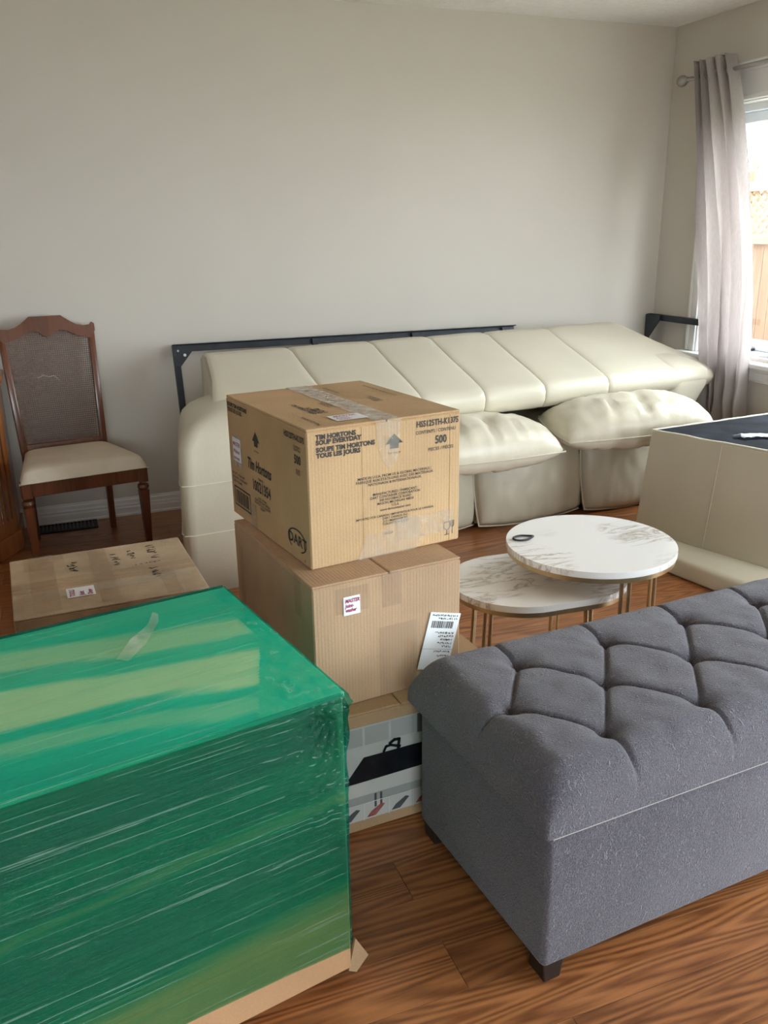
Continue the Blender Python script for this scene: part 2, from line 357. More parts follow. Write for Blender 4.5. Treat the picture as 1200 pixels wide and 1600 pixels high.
# ================================================================== STRUCTURE
fl = struct(obj('floor', box((XL-.15, YR-.15, -.14), (X0+.15, Y0+.15, -.007)), M['subfloor']), 'floor of stained oak planks running along the long wall')
PW = .127; plank_meshes = {}; far = bmesh.new()
y = Y0-.002
while y > YR:
    y0_ = max(y-PW, YR)
    for part, xa, xb in (('far', XL, -1.3), ('near', -1.3, X0)):
        x = xa + random.uniform(-.9, 0)
        while x < xb:
            ln = random.choice((.9, 1.2, 1.35, 1.6)); a = max(x, xa); b_ = min(x+ln, xb)
            if b_-a > .03:
                if part == 'far' or y < .3: box((a, y0_, -.012), (b_-.0012, y-.0012, 0), bm=far)
                else:
                    key = (round(b_-a, 3), round(y-y0_, 3))
                    if key not in plank_meshes:
                        bmx = box((0, 0, -.012), (b_-a-.0010, y-y0_-.0010, 0), .0003, 1); me = bpy.data.meshes.new('plank'); bmx.to_mesh(me); bmx.free(); me.materials.append(M['oak_floor']); plank_meshes[key] = me
                    obj('plank', plank_meshes[key], None, fl, loc=(a, y0_, 0))
            x += ln
    y -= PW
far_o = obj('far_planks', far, M['oak_floor'], fl); far_o['kind'] = 'stuff'
struct(obj('ceiling', box((XL-.15, YR-.15, H), (X0+.15, Y0+.15, H+.12)), M['ceiling']), 'white stippled ceiling')
struct(obj('wall_back', box((XL-.15, Y0, -.14), (X0+.15, Y0+.15, H)), M['wall']), 'beige painted wall behind the cream sofa')
struct(obj('wall_left', box((XL-.15, YR, -.14), (XL, Y0, H)), M['wall']), 'beige painted side wall')
def holed(name, axis, c0, c1, span, holes):
    """a wall slab with rectangular openings"""
    b = bmesh.new(); us = sorted({span[0], span[1], *[q for h in holes for q in h[:2]]}); zs = sorted({-.14, H, *[q for h in holes for q in h[2:]]})
    for i in range(len(us)-1):
        for j in range(len(zs)-1):
            mu, mz = (us[i]+us[i+1])/2, (zs[j]+zs[j+1])/2
            if any(h[0] < mu < h[1] and h[2] < mz < h[3] for h in holes): continue
            lo, hi = ((c0, us[i], zs[j]), (c1, us[i+1], zs[j+1])) if axis == 'x' else ((us[i], c0, zs[j]), (us[i+1], c1, zs[j+1]))
            box(lo, hi, bm=b)
    return obj(name, b, M['wall'])
struct(holed('wall_right', 'x', X0, X0+.15, (YR, Y0), [WIN1, DOOR]), 'beige painted wall with the window')
struct(holed('wall_rear', 'y', YR-.15, YR, (XL, X0), [WIN2]), 'beige painted wall opposite the sofa with a wide window')
bprof = [(0, 0), (.017, 0), (.017, .010), (.013, .014), (.013, .042), (.010, .050), (.012, .058), (.009, .066), (.009, .082), (.005, .088), (.004, .096), (0, .096)]
b = bmesh.new(); prism([(Y0-p[0], p[1]) for p in bprof], 'x', XL, X0, bm=b); struct(obj('baseboard_back', b, M['trim']), 'white moulded baseboard along the back wall')
b = bmesh.new(); prism([(X0-p[0], p[1]) for p in bprof], 'y', DOOR[1]+.1, Y0-.02, bm=b); struct(obj('baseboard_right', b, M['trim']), 'white moulded baseboard under the window')
# window 1
wr = struct(empty('window_1', (X0, WIN1[0], WIN1[2])), 'white trimmed window with a view of a cedar fence')
wy, wz = WIN1[1]-WIN1[0], WIN1[3]-WIN1[2]
def casing(nm, lo, hi, r=.004): return obj(nm, box(lo, hi, r, 1), M['trim'], wr)
for yy in (wy, -.10):
    cb = box((-.020, yy, -.02), (0, yy+.10, wz+.02), .004, 1); box((-.028, yy+.012, -.02), (-.018, yy+.032, wz+.02), .004, 1, cb); box((-.028, yy+.068, -.02), (-.018, yy+.090, wz+.02), .004, 1, cb)
    obj('casing', cb, M['trim'], wr)
hb = box((-.024, -.11, wz+.0), (0, wy+.11, wz+.15), .004, 1); box((-.035, -.12, wz+.01), (0, wy+.12, wz+.035), .006, 2, hb); box((-.05, -.13, wz+.16), (0, wy+.13, wz+.19), .006, 2, hb); box((-.036, -.12, wz+.145), (0, wy+.12, wz+.165), .006, 2, hb)
obj('header', hb, M['trim'], wr)
sb = box((-.075, -.13, -.05), (.12, wy+.13, -.02), .010, 3); obj('sill', sb, M['trim'], wr)
ab = box((-.020, -.10, -.125), (0, wy+.10, -.05), .004, 1); box((-.030, -.10, -.075), (0, wy+.10, -.05), .008, 2, ab); box((-.026, -.10, -.118), (0, wy+.10, -.100), .006, 2, ab); obj('apron', ab, M['trim'], wr)
def sash(parent, y0, y1, z0, z1, x=.07, t=.055):
    b = box((x, y0, z0), (x+.05, y1, z0+t), .006, 1); box((x, y0, z1-t), (x+.05, y1, z1), .006, 1, b); box((x, y0, z0+t), (x+.05, y0+t, z1-t), .006, 1, b); box((x, y1-t, z0+t), (x+.05, y1, z1-t), .006, 1, b)
    s = obj('sash', b, M['vinyl'], parent); obj('pane', box((x+.022, y0+t-.004, z0+t-.004), (x+.026, y1-t+.004, z1-t+.004)), M['glass'], s); return s
fb = box((0.03, 0, -.02), (.14, .035, wz)); box((.03, wy-.035, -.02), (.14, wy, wz), bm=fb); box((.03, .035, wz-.035), (.14, wy-.035, wz), bm=fb); box((.03, .035, -.02), (.14, wy-.035, .02), bm=fb)
obj('frame', fb, M['vinyl'], wr)
sash(wr, .035, wy/2, .02, wz-.035); sash(wr, wy/2, wy-.035, .02, wz-.035)
obj('latch', box((.045, wy-.36, .022), (.068, wy-.30, .034), .003, 1), M['steel'], wr)
# patio door
dr = struct(empty('door_1', (X0, DOOR[0], DOOR[2])), 'white glazed patio door'); dy, dz = DOOR[1]-DOOR[0], DOOR[3]-DOOR[2]
fb = box((0.0, 0, 0), (.14, .04, dz)); box((0, dy-.04, 0), (.14, dy, dz), bm=fb); box((0, .04, dz-.04), (.14, dy-.04, dz), bm=fb); box((0, .04, 0), (.14, dy-.04, .03), bm=fb); obj('frame', fb, M['vinyl'], dr)
sash(dr, .04, dy/2+.03, .03, dz-.04, .02, .07); sash(dr, dy/2-.03, dy-.04, .03, dz-.04, .08, .07)
w2 = struct(empty('window_2', (WIN2[1], YR, WIN2[2]), R(-90)), 'wide window in the wall opposite the sofa'); dy, dz = WIN2[1]-WIN2[0], WIN2[3]-WIN2[2]
fb = box((0, -dy, 0), (.14, -dy+.04, dz)); box((0, -.04, 0), (.14, 0, dz), bm=fb); box((0, -dy+.04, dz-.04), (.14, -.04, dz), bm=fb); box((0, -dy+.04, 0), (.14, -.04, .04), bm=fb)
obj('frame', fb, M['vinyl'], w2); sash(w2, -dy+.04, -dy/2, .04, dz-.04); sash(w2, -dy/2, -.04, .04, dz-.04)
struct(obj('wall_added_upper', box((X0, -9, H), (X0+.15, 13, 6.2)), M['brick']), 'unseen wall added above the window to shade the fence')  # unseen from the room, added to block sky light falling on the fence
struct(obj('wall_added_side', box((X0, Y0+.15, -.4), (X0+.15, 13, H)), M['brick']), 'unseen wall added beside the window to shade the fence')  # lower run of the added sky-blocking wall, also out of view
# ================================================================== OUTSIDE
struct(obj('ground', box((X0+.15, -14, -.5), (40, 40, -.35)), M['ground']), 'lawn outside the window')
struct(obj('ground', box((-14, -30, -.5), (X0+.15, YR-.15, -.35)), M['ground']), 'lawn behind the house')
fe = empty('garden_fence', (7.5, 5.5, -.35)); tag(fe, 'cedar board fence with a lattice top outside the window', 'fence')
FZ = .35; bw = .145
bmx = box((0, 0, 0), (.02, bw-.004, 1.20+FZ), .003, 1); board = bpy.data.meshes.new('board'); bmx.to_mesh(board); bmx.free(); board.materials.append(M['cedar'])
NB = 38
for i in range(NB): obj('board', board, None, fe, loc=(random.uniform(0, .008), i*bw, 0))
for z0, z1 in ((1.17, 1.28), (1.73, 1.83)): obj('rail', box((-.03, -.02, z0+FZ), (.05, NB*bw+.02, z1+FZ), .005, 1), M['cedar_h'], fe)
for k in range(3): obj('post', box((.022, k*2.6, 0), (.11, k*2.6+.09, 1.95+FZ), .006, 1), M['cedar'], fe)
ll = .45*math.sqrt(2)
bmx = box((-.006, -.018, 0), (.006, .018, ll), .002, 1); slat = bpy.data.meshes.new('lattice_slat'); bmx.to_mesh(slat); bmx.free(); slat.materials.append(M['cedar_h'])
k = 0.0
while k < NB*bw-.46:
    obj('lattice_slat', slat, None, fe, loc=(.006, k, 1.28+FZ), rot=(R(-45), 0, 0)); obj('lattice_slat', slat, None, fe, loc=(.019, k+.45, 1.28+FZ), rot=(R(45), 0, 0)); k += .115
def tree(loc, h, seed, label):
    r = random.Random(seed); root = empty('bare_tree', loc); tag(root, label, 'tree', 'bare trees beyond the fence'); br = bmesh.new()
    trunk = [(0, 0, 0)]; 
    for i in range(1, 9): trunk.append((trunk[-1][0]+r.uniform(-.08, .08), trunk[-1][1]+r.uniform(-.08, .08), h*i/8))
    obj('trunk', tube(trunk, [.11*(1-i/9.5) for i in range(9)], 7), M['bark'], root, True)
    def branch(p, d, ln, rad, dep):
        pts = [p]; q = Vector(p)
        for i in range(4):
            d = (d+Vector((r.uniform(-.2, .2), r.uniform(-.2, .2), r.uniform(-.05, .2)))).normalized(); q = q+d*ln/4; pts.append(q.copy())
        tube(pts, [rad*(1-i*.2) for i in range(5)], 4, br)
        if dep:
            for i in range(4):
                t = r.choice(pts[1:]); branch(t, (d+Vector((r.uniform(-1, 1), r.uniform(-1, 1), r.uniform(0, .6)))).normalized(), ln*.6, rad*.5, dep-1)
    for i in range(2, 9):
        for _ in range(3):
            a = r.uniform(0, 6.28); branch(Vector(trunk[i]), Vector((math.cos(a), math.sin(a), .7)).normalized(), h*.28*(1-.06*i), .035*(1-i*.08), 2)
    obj('branches', br, M['bark'], root)
tree((11.5, 12.2, -.35), 5.2, 3, 'shorter bare tree standing just beyond the cedar fence')
tree((13.5, 15.4, -.35), 6.0, 5, 'taller bare tree standing farther behind the fence')

# ================================================================== GREEN WRAPPED CHEST
gr = empty('wrapped_cabinet', (.398, 1.266, 0), R(11)); tag(gr, 'large low cabinet bundled in green stretch film on the floor', 'cabinet')
GL, GD, GZ0, GZ1 = 1.15, .55, .022, .635
obj('body', box((-GL, 0, GZ0), (0, GD, GZ1-.012), .004, 1), M['inner_side'], gr)
obj('top_board', box((-GL-.002, -.002, GZ1-.012), (.002, GD+.002, GZ1), .003, 1), M['inner'], gr)
for fx in (-GL+.05, -.06):
    for fy in (.04, GD-.07): obj('foot', box((fx, fy, 0), (fx+.04, fy+.04, GZ0), .002, 1), M['leg_black'], gr)
obj('torn_corner', prism([(-.005, .014), (.012, .002), (.040, .030), (.012, .085)], 'y', .004, .010), M['card_dark'], gr)
film = bmesh.new()
def wr_(p, s): return noise.noise(Vector(p)*s)
def ftop(u, v):
    x = -GL-.0025+u*(GL+.005); y = -.0025+v*(GD+.005)
    e = max(0, min(1, min(y, GD-y)/.03, -x/.03))
    z = GZ1+.0015+.004*e*abs(wr_((x*.8, y*6, 1), 4))
    c = math.exp(-((x+.02)**2+(y-GD)**2)/.006); z += .008*c*(1+.8*wr_((x*9, y*9, 0), 3))*e
    z += .0045*abs(wr_((x*9, y*26+x*8, 3), 3))*e*max(0, 1+x/.22)
    return (x, y, z)
def push(x, y, z):  # bunched film near the near top corner
    d = math.hypot(x, y*.6)+abs(z-GZ1)*.5
    return max(0, 1-d/.26)
def ffront(u, v):
    x = -GL+u*GL; z = .075+v*(GZ1+.0015-.075); k = push(x, 0, z); ed = max(0, min(1, (GZ1-z)/.02))
    y = -.0025-.003*abs(wr_((x*1.5, z*14, 2), 4))*ed-.012*k*k*(1+.8*math.sin(math.atan2(GZ1-z+.004, -x+.004)*34+6*wr_((x, z, 0), 9)))*ed
    zz = z-(.012*(1-v)*math.sin(x*5))
    return (x, y, zz)
def fright(u, v):
    y = u*GD; z = .085+v*(GZ1+.0015-.085); k = push(0, y, z)
    lip = math.exp(-((z-GZ1+.02)/.035)**2)*math.exp(-(y/.10)**2)
    x = .0025+.002*abs(wr_((y*6, z*6, 5), 3))+.013*lip*(1+.4*math.sin(z*260))*max(0, min(1, (GZ1-z)/.01))
    return (x, y, z)
grid(280, 110, ftop, film, 0); grid(180, 80, ffront, film, 1); grid(60, 60, fright, film, 2)
grid(20, 8, lambda u, v: (-GL+u*GL, GD+.004, .08+v*(GZ1+.004-.08)), film, 1); grid(8, 8, lambda u, v: (-GL-.004, u*GD, .08+v*(GZ1+.004-.08)), film, 2)
for f_ in film.faces:
    if f_.material_index == 0 and f_.calc_center_median().x > -.04-.46*max(0, .26-f_.calc_center_median().y): f_.material_index = 2
bmesh.ops.recalc_face_normals(film, faces=list(film.faces))
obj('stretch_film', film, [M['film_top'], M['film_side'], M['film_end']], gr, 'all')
# loose clear flap on the film
fl_pts = [(-.30, .33), (-.285, .305), (-.235, .36), (-.19, .42), (-.175, .47), (-.185, .475), (-.21, .43), (-.26, .375)]
fb = bmesh.new(); vs = [fb.verts.new((x, y, GZ1+.010+.006*math.sin(x*90))) for x, y in fl_pts]; fb.faces.new(vs); bmesh.ops.triangulate(fb, faces=list(fb.faces))
obj('film_flap', fb, M['tape_clear'], gr, 'all')

# ================================================================== CARTONS
def carton(name, loc, yaw, dims, mat, label, seam=True, flap_mat=None):
    w_, d, h = dims; r = empty(name, loc, yaw); tag(r, label, 'box')
    obj('body', box((0, 0, 0), (w_, d, h-.006), .003, 1), M[mat], r)
    if seam:   # two top flaps meeting in the middle
        for a, b_ in ((0, w_/2-.0012), (w_/2+.0012, w_)):
            obj('flap', box((a, 0.001, h-.006), (b_, d-.001, h), .0022, 1), M[flap_mat or mat], r)
    return r
# printed carton on top of the stack
TD = (.412, .516, .333)
tm = carton('printed_carton', (.499, 1.800, .6445), .151, TD, 'card_tim', 'printed kraft carton of soup cups, topmost of the carton stack', True)
W_, D_, H_ = TD; fx = lambda q: q*W_; fz = lambda q: q*H_
P = lambda *a, **k: print_on(tm, TD, *a, **k)
P('front', fx(.055), fz(.060), 'TIM HORTONS', .0150, bold=.0006); P('front', fx(.055), fz(.098), 'SOUP EVERYDAY', .0150, bold=.0006)
P('front', fx(.055), fz(.148), 'SOUPE TIM HORTONS', .0150, bold=.0006); P('front', fx(.055), fz(.188), 'TOUS LES JOURS', .0150, bold=.0006)
P('front', fx(.985), fz(.068), 'HS5125TH-K1375', .0205, 'RIGHT', bold=.0004, sx_=.78); P('front', fx(.965), fz(.128), 'CONTENTS / CONTENU', .0115, 'RIGHT', sx_=.9)
P('front', fx(.862), fz(.198), '500', .028, 'CENTER', sx_=.8, bold=.0004); P('front', fx(.862), fz(.262), 'PIECES / PIÈCES', .0115, 'CENTER', sx_=.95)
arrow = [(-.024, -.004), (-.012, -.004), (-.012, -.016), (.012, -.016), (.012, -.004), (.024, -.004), (0, .020)]
flat_on(tm, TD, 'front', fx(.545), fz(.165), [arrow], 'ink', 'printed_arrow'); P('front', fx(.545), fz(.245), 'THIS SIDE UP', .0060, 'CENTER')
P('front', fx(.55), fz(.425), 'MADE IN U.S.A. FROM US & GLOBAL MATERIALS /\nFABRIQUÉ AUX ÉTATS-UNIS AVEC DES MATÉRIAUX\nNATIONAUX & INTERNATIONAUX.', .0092, 'CENTER', space=.95)
P('front', fx(.55), fz(.590), 'MANUFACTURED / FABRICANT:\nDART CONTAINER CORPORATION\n500 HOGSBACK ROAD\nMASON, MICHIGAN 48854\nU.S.A.\nwww.dartcontainer.com', .0086, 'CENTER', space=.95)
P('front', fx(.55), fz(.730), 'IMPORTED FOR CANADA / IMPORTATEUR POUR LE CANADA:\nDART CANADA INC.\n2121 MARKHAM RD.\nTORONTO M1B 2W3', .0078, 'CENTER', space=.95)
P('front', fx(.50), fz(.835), '10-25A', .0085, 'CENTER')
ic = stroke([(-.014, .014), (-.015, -.001), (-.006, -.008), (.003, -.001), (.002, .014), (-.014, .014)], .0016)+stroke([(-.006, -.008), (-.006, -.018)], .0016)+stroke([(-.013, -.019), (.001, -.019)], .0016)+stroke([(.006, .016), (.006, .003), (.010, -.001), (.010, -.018)], .0016)+stroke([(.010, .016), (.010, 0)], .0014)+stroke([(.014, .016), (.014, .003), (.010, -.001)], .0016)
flat_on(tm, TD, 'front', fx(.925), fz(.885), ic, 'ink', 'printed_icon')
PL = lambda *a, **k: print_on(tm, TD, 'left', *a, **k)
dx = lambda q: q*D_
PL(dx(.02), fz(.085), 'SOUPE TIM HORTONS\nTOUS LES JOURS', .0150, bold=.0004, space=.95, sx_=.95)
flat_on(tm, TD, 'left', dx(.40), fz(.255), [[(x*1.0, y*1.1) for x, y in arrow]], 'ink', 'printed_arrow'); PL(dx(.40), fz(.345), 'THIS SIDE UP', .006, 'CENTER')
PL(dx(.42), fz(.47), 'Tim Hortons', .042, 'CENTER', shear=.35, sx_=.72, bold=.0006); PL(dx(.44), fz(.56), 'ITEM NO.', .009, 'CENTER')
PL(dx(.44), fz(.63), '10021354', .040, 'CENTER', sx_=.78, bold=.0006)
PL(dx(.44), fz(.755), '16 OZ / 473 ML\nSOUP EVERYDAY DESIGN\nSOUPE DE TOUS LES JOURS\nDESSIN', .0090, 'CENTER', space=.95)
PL(dx(.98), fz(.085), 'HS5125TH-K1375', .0190, 'RIGHT', sx_=.8, bold=.0004); PL(dx(.90), fz(.16), 'CONTENTS\nCONTENU', .008, 'CENTER', space=.9); PL(dx(.90), fz(.24), '500', .030, 'CENTER', sx_=.8, bold=.0004); PL(dx(.90), fz(.325), 'PIECES\nPIÈCES', .008, 'CENTER', space=.9)
PL(dx(.03), fz(.665), 'NET WT. / POIDS NET\nGROSS WT. / POIDS BRUT\nCUBE / VOLUME', .0095, space=1.1)
bars = stroke([(0, 0), (.115, 0), (.115, .052), (0, .052), (0, 0)], .0040); q = .008; rb = random.Random(4)
while q < .104: wd = rb.choice((.0012, .0020, .0030)); bars.append(rect(q, .007, q+wd, .045)); q += wd+rb.choice((.0013, .0020))
flat_on(tm, TD, 'left', dx(.05), fz(.90), bars, 'ink', 'printed_barcode')
oval = [(.052*math.cos(t*math.pi/14), .027*math.sin(t*math.pi/14)) for t in range(-5, 19)]
flat_on(tm, TD, 'left', dx(.855), fz(.845), stroke(oval, .0035), 'ink', 'printed_oval'); PL(dx(.86), fz(.845), 'DART', .036, 'CENTER', sx_=1.1, bold=.0003, name='printed_logo')
PL(dx(.93), fz(.965), '®', .009)
flat_on(tm, TD, 'left', dx(.135), fz(.43), [rect(-.034, -.044, .030, .040)], 'tape_frost', 'packing_tape', lift=.0015)
lb = flat_on(tm, TD, 'left', dx(.125), fz(.425), [rect(-.030, -.030, .030, .034)], 'paper', 'paper_label', lift=.0020)
print_on(lb, (0, 0, 0), 'top', -.026, -.017, 'MASTER', .017, mat='red_ink', lift=.0006, sx_=.85, shear=.1, name='handwriting'); print_on(lb, (0, 0, 0), 'top', -.026, .003, 'Walnut', .015, mat='red_ink', lift=.0006, shear=.25, name='handwriting'); print_on(lb, (0, 0, 0), 'top', -.026, .021, 'Joint-was', .014, mat='red_ink', lift=.0006, shear=.25, sx_=.85, name='handwriting')
for q_ in (.335, .925): obj('score_line', box((fx(q_), -.0009, .004), (fx(q_)+.0035, .0005, H_-.008), .0004, 1), M['card_tim'], tm)
# tapes on top and front
flat_on(tm, TD, 'top', fx(.5), D_/2, [rect(-.032, -D_/2-.001, .034, D_/2)], 'tape_frost', 'packing_tape', lift=.0010)
flat_on(tm, TD, 'front', fx(.5), 0, [[(-.030, 0), (.036, 0), (.032, -.055), (.026, -.100), (.006, -.118), (-.016, -.095), (-.026, -.05)]], 'tape_clear', 'packing_tape', lift=.0022)
flat_on(tm, TD, 'front', fx(.5), H_, [[(-.085, .0), (.075, .0), (.100, .030), (.085, .085), (.020, .088), (-.020, .060), (-.060, .062)]], 'tape_clear', 'packing_tape', lift=.0022)
flat_on(tm, TD, 'front', fx(.63), H_, [rect(-.03, .03, .13, .085)], 'tape_clear', 'packing_tape', lift=.0028)
flat_on(tm, TD, 'left', dx(.30), H_, [rect(-.012, 0, .030, .070)], 'tape_clear', 'packing_tape', lift=.0022)
T = lambda a, b_, s, sz, **k: print_on(tm, TD, 'top', a, b_, s, sz, rot=R(90), **k)
T(fx(.12), D_*.95, 'THIS SIDE DOWN', .013); T(fx(.26), D_*.72, 'OPEN OTHER END\nOUVRIR DE\nL’AUTRE', .016, bold=.0004, space=.9); T(fx(.40), D_*.62, 'CUT HERE\nCOUPER ICI', .014, space=.9)
T(fx(.74), D_*.60, 'KEEP DRY\nGARDER SEC', .013, space=.9); T(fx(.91), D_*.52, 'DO NOT CRUSH / NE PAS ÉCRASER', .0115); T(fx(.64), D_*.30, 'FOOD SERVICE', .014)
lt = flat_on(tm, TD, 'top', fx(.335), D_*.865, [rect(-.040, -.030, .042, .030)], 'paper', 'paper_label', lift=.0020)
for k, (s, yy) in enumerate((('MASTER', -.014), ('Joint-', .003), ('wash', .018))): print_on(lt, (0, 0, 0), 'top', -.030, yy, s, .016, mat='red_ink', lift=.0006, shear=.2, name='handwriting')
# middle carton
MD = (.389, .543, .318)
mc = carton('plain_carton', (.470, 1.702, .3255), .117, MD, 'card_plain', 'plain brown carton in the middle of the stack with a white shipping label', True)
lm = flat_on(mc, MD, 'front', .082, .052, [rect(-.026, -.026, .058, .036)], 'tape_brown', 'packing_tape', lift=.0012)
lm = flat_on(mc, MD, 'front', .096, .060, [rect(-.021, -.024, .021, .022)], 'paper', 'paper_label', lift=.0020)
for s, yy, zz in (('MASTER', -.011, .0125), ('Joint-', .001, .012), ('washer', .012, .012)): print_on(lm, (0, 0, 0), 'top', -.017, yy, s, zz, mat='red_ink', lift=.0006, shear=.2, sx_=.8, bold=.0003, name='handwriting')
flat_on(mc, MD, 'front', .175, .0, [rect(0, -.085, .052, 0)], 'tape_brown', 'packing_tape', lift=.0014)
flat_on(mc, MD, 'front', .165, .315, [rect(0, 0, .100, .180)], 'tape_brown', 'packing_tape', lift=.0016)
flat_on(mc, MD, 'left', MD[1]-.105, .0, [rect(0, -.10, .04, 0)], 'tape_brown', 'packing_tape', lift=.0014)
flat_on(mc, MD, 'left', .035, .06, [rect(0, -.17, .03, 0)], 'tape_brown', 'packing_tape', lift=.0014)
sl = flat_on(mc, MD, 'front', .305, .125, [rect(0, -.150, .088, 0)], 'paper', 'shipping_label', rot=R(-15), lift=.0030, thick=.0004)
def on_sl(polys, nm): 
    b = bmesh.new()
    for pl in polys: b.faces.new([b.verts.new((x, y, .0010)) for x, y in pl])
    o = obj(nm, b, M['ink'], sl)
bars = []; q = .010
while q < .072: wd = rb.choice((.0012, .0022, .0032)); bars.append(rect(q, -.040, q+wd, -.022)); q += wd+rb.choice((.0012, .0022))
on_sl(bars, 'printed_barcode'); on_sl([rect(.0, -.0955, .088, -.0950)], 'printed_line')
for i, (yy, x0, n) in enumerate(((-.007, .006, 14), (-.015, .025, 9), (-.052, .025, 12), (-.061, .037, 9), (-.070, .046, 7), (-.079, .040, 8), (-.088, .055, 6), (-.101, .035, 10), (-.112, .045, 8))):
    on_sl([[(x+x0, y_+yy) for x, y_ in pl] for pl in scrawl(.082-x0, .0050, n, .0015, 20+i)], 'printed_line')
# bottom carton with a sink picture
BD = (.62, .44, .325)
bc = carton('pictured_carton', (.36, 1.655, 0), R(3.5), BD, 'card_dark', 'carton with a black kitchen sink picture, lowest of the stack', True)
PW_, PH = BD[0]-.01, .235
def pict(z0, z1, x0, x1, mat, nm, lift, pts=None): return flat_on(bc, BD, 'front', 0, BD[2], [pts or rect(x0, z0, x1, z1)], mat, nm, lift=lift)
M['pic_wall'] = plain('printed_pale_tile', (.44, .47, .45), .35, var=.06, scale=25); M['pic_cab'] = plain('printed_grey_cabinet', (.34, .37, .36), .35, var=.05); M['pic_black'] = plain('printed_black_sink', (.010, .012, .016), .25, var=.5, scale=20); M['pic_counter'] = plain('printed_counter', (.55, .56, .54), .35, var=.05); M['pic_line'] = plain('printed_white_line', (.66, .67, .66), .4); M['pic_dark'] = plain('printed_dark_grey', (.09, .10, .11), .35); M['pic_food'] = plain('printed_red_food', (.30, .10, .09), .35, var=.5, scale=60)
pict(.030, .290, .005, .615, 'pic_wall', 'picture_tiles', .0008)
for k in range(9): pict(.238, .286, .01+k*.068, .01+k*.068+.062, 'pic_cab', 'picture_cupboard', .0012)
pict(.236, .288, .352, .62-.005, 'pic_dark', 'picture_oven', .0016); pict(.262, .285, .375, .41, 'pic_black', 'picture_panel', .0020)
pict(0, 0, 0, 0, 'pic_black', 'picture_sink', .0016, [(.155, .138), (.210, .206), (.60, .206), (.60, .150), (.42, .142)])
pict(0, 0, 0, 0, 'pic_counter', 'picture_counter', .0014, [(.005, .100), (.615, .100), (.615, .150), (.40, .142), (.005, .133)])
flat_on(bc, BD, 'front', 0, BD[2], stroke([(.262, .208), (.268, .220), (.280, .221), (.305, .211)], .007)+stroke([(.300, .205), (.303, .232), (.290, .233), (.278, .226)], .008), 'pic_black', 'picture_tap', lift=.0022)
pict(.078, .100, .005, .615, 'pic_cab', 'picture_cupboard', .0016)
for xx in (.235, .250): pict(.060, .098, xx, xx+.006, 'pic_dark', 'picture_handle', .0022)
for k in range(9): 
    x0 = .01+k*.066; pict(.032, .076, x0, x0+.063, 'pic_counter', 'picture_inset', .0020)
    pict(0, 0, 0, 0, 'pic_food' if k % 2 else 'pic_dark', 'picture_food', .0026, [(x0+.006, .036), (x0+.03, .036), (x0+.055, .062), (x0+.045, .066), (x0+.018, .05)])
pict(.0765, .0785, .005, .615, 'pic_line', 'picture_line', .0028)
for k in range(10): pict(.030, .078, .008+k*.066, .010+k*.066, 'pic_line', 'picture_line', .0028)
flat_on(bc, BD, 'front', .36, .0, [rect(0, -.030, .10, 0)], 'tape_clear', 'packing_tape', lift=.0012)
# old carton by the chair
OD = (.59, .534, .30)
oc = carton('taped_carton', (-.209, 2.587, 0), .048, OD, 'card_old', 'worn taped carton with marker scrawls in front of the cane chair', False)
w_, d_, h_ = OD
for a, b_ in ((0, .24), (.243, d_)): obj('flap', box((0, a, h_-.006), (w_, b_, h_), .0025, 1), M['card_old'], oc)
OT = lambda a, b_, polys, mat, nm, **k: flat_on(oc, OD, 'top', a, b_, polys, mat, nm, **k)
OT(0, d_-.245, [rect(-.001, -.045, w_+.001, .045)], 'tape_brown', 'packing_tape', lift=.0010)
OT(.06, d_-.04, [rect(0, -.02, .08, .50)], 'tape_brown', 'packing_tape', lift=.0014); OT(.26, d_-.03, [rect(0, 0, .06, .49)], 'tape_brown', 'packing_tape', lift=.0014); OT(.10, d_-.13, [rect(0, 0, .44, .05)], 'tape_clear', 'packing_tape', lift=.0018)
OT(.46, d_-.01, [rect(0, 0, .05, .20)], 'tape_brown', 'packing_tape', lift=.0014)
OT(.20, .20, scrawl(.11, .035, 4, .0048, 1), 'ink', 'marker_scrawl', rot=R(90)); OT(.345, .20, scrawl(.12, .030, 5, .0044, 2), 'ink', 'marker_scrawl', rot=R(90)); OT(.40, .17, scrawl(.10, .028, 4, .0044, 3), 'ink', 'marker_scrawl', rot=R(90)); OT(.475, .19, scrawl(.15, .034, 7, .0036, 5), 'ink', 'marker_scrawl', rot=R(90)); OT(.40, .225, scrawl(.09, .012, 6, .002, 8), 'ink', 'marker_scrawl')
OT(.455, .37, scrawl(.10, .030, 5, .004, 9), 'ink', 'marker_scrawl', rot=R(90))
lo = OT(.205, .395, [rect(-.043, -.038, .043, .042)], 'paper', 'paper_label', lift=.0022)
for k, (s, xx) in enumerate((('TOOLS', -.026), ('Joint', .002), ('Draw', .028))): print_on(lo, (0, 0, 0), 'top', xx, .032, s, .023, mat='red_ink', lift=.0006, rot=R(90), sx_=.8, shear=.15, bold=.0004, name='handwriting')
wrk = bmesh.new(); rr = random.Random(12)
grid(10, 8, lambda u, v: (.045+.13*u, d_-.02-.12*v, h_+.003+.007*abs(noise.noise(Vector((u*3, v*4, 1))))*math.sin(math.pi*u)*math.sin(math.pi*v)*3), wrk)
obj('crumpled_tape', wrk, M['tape_brown'], oc)

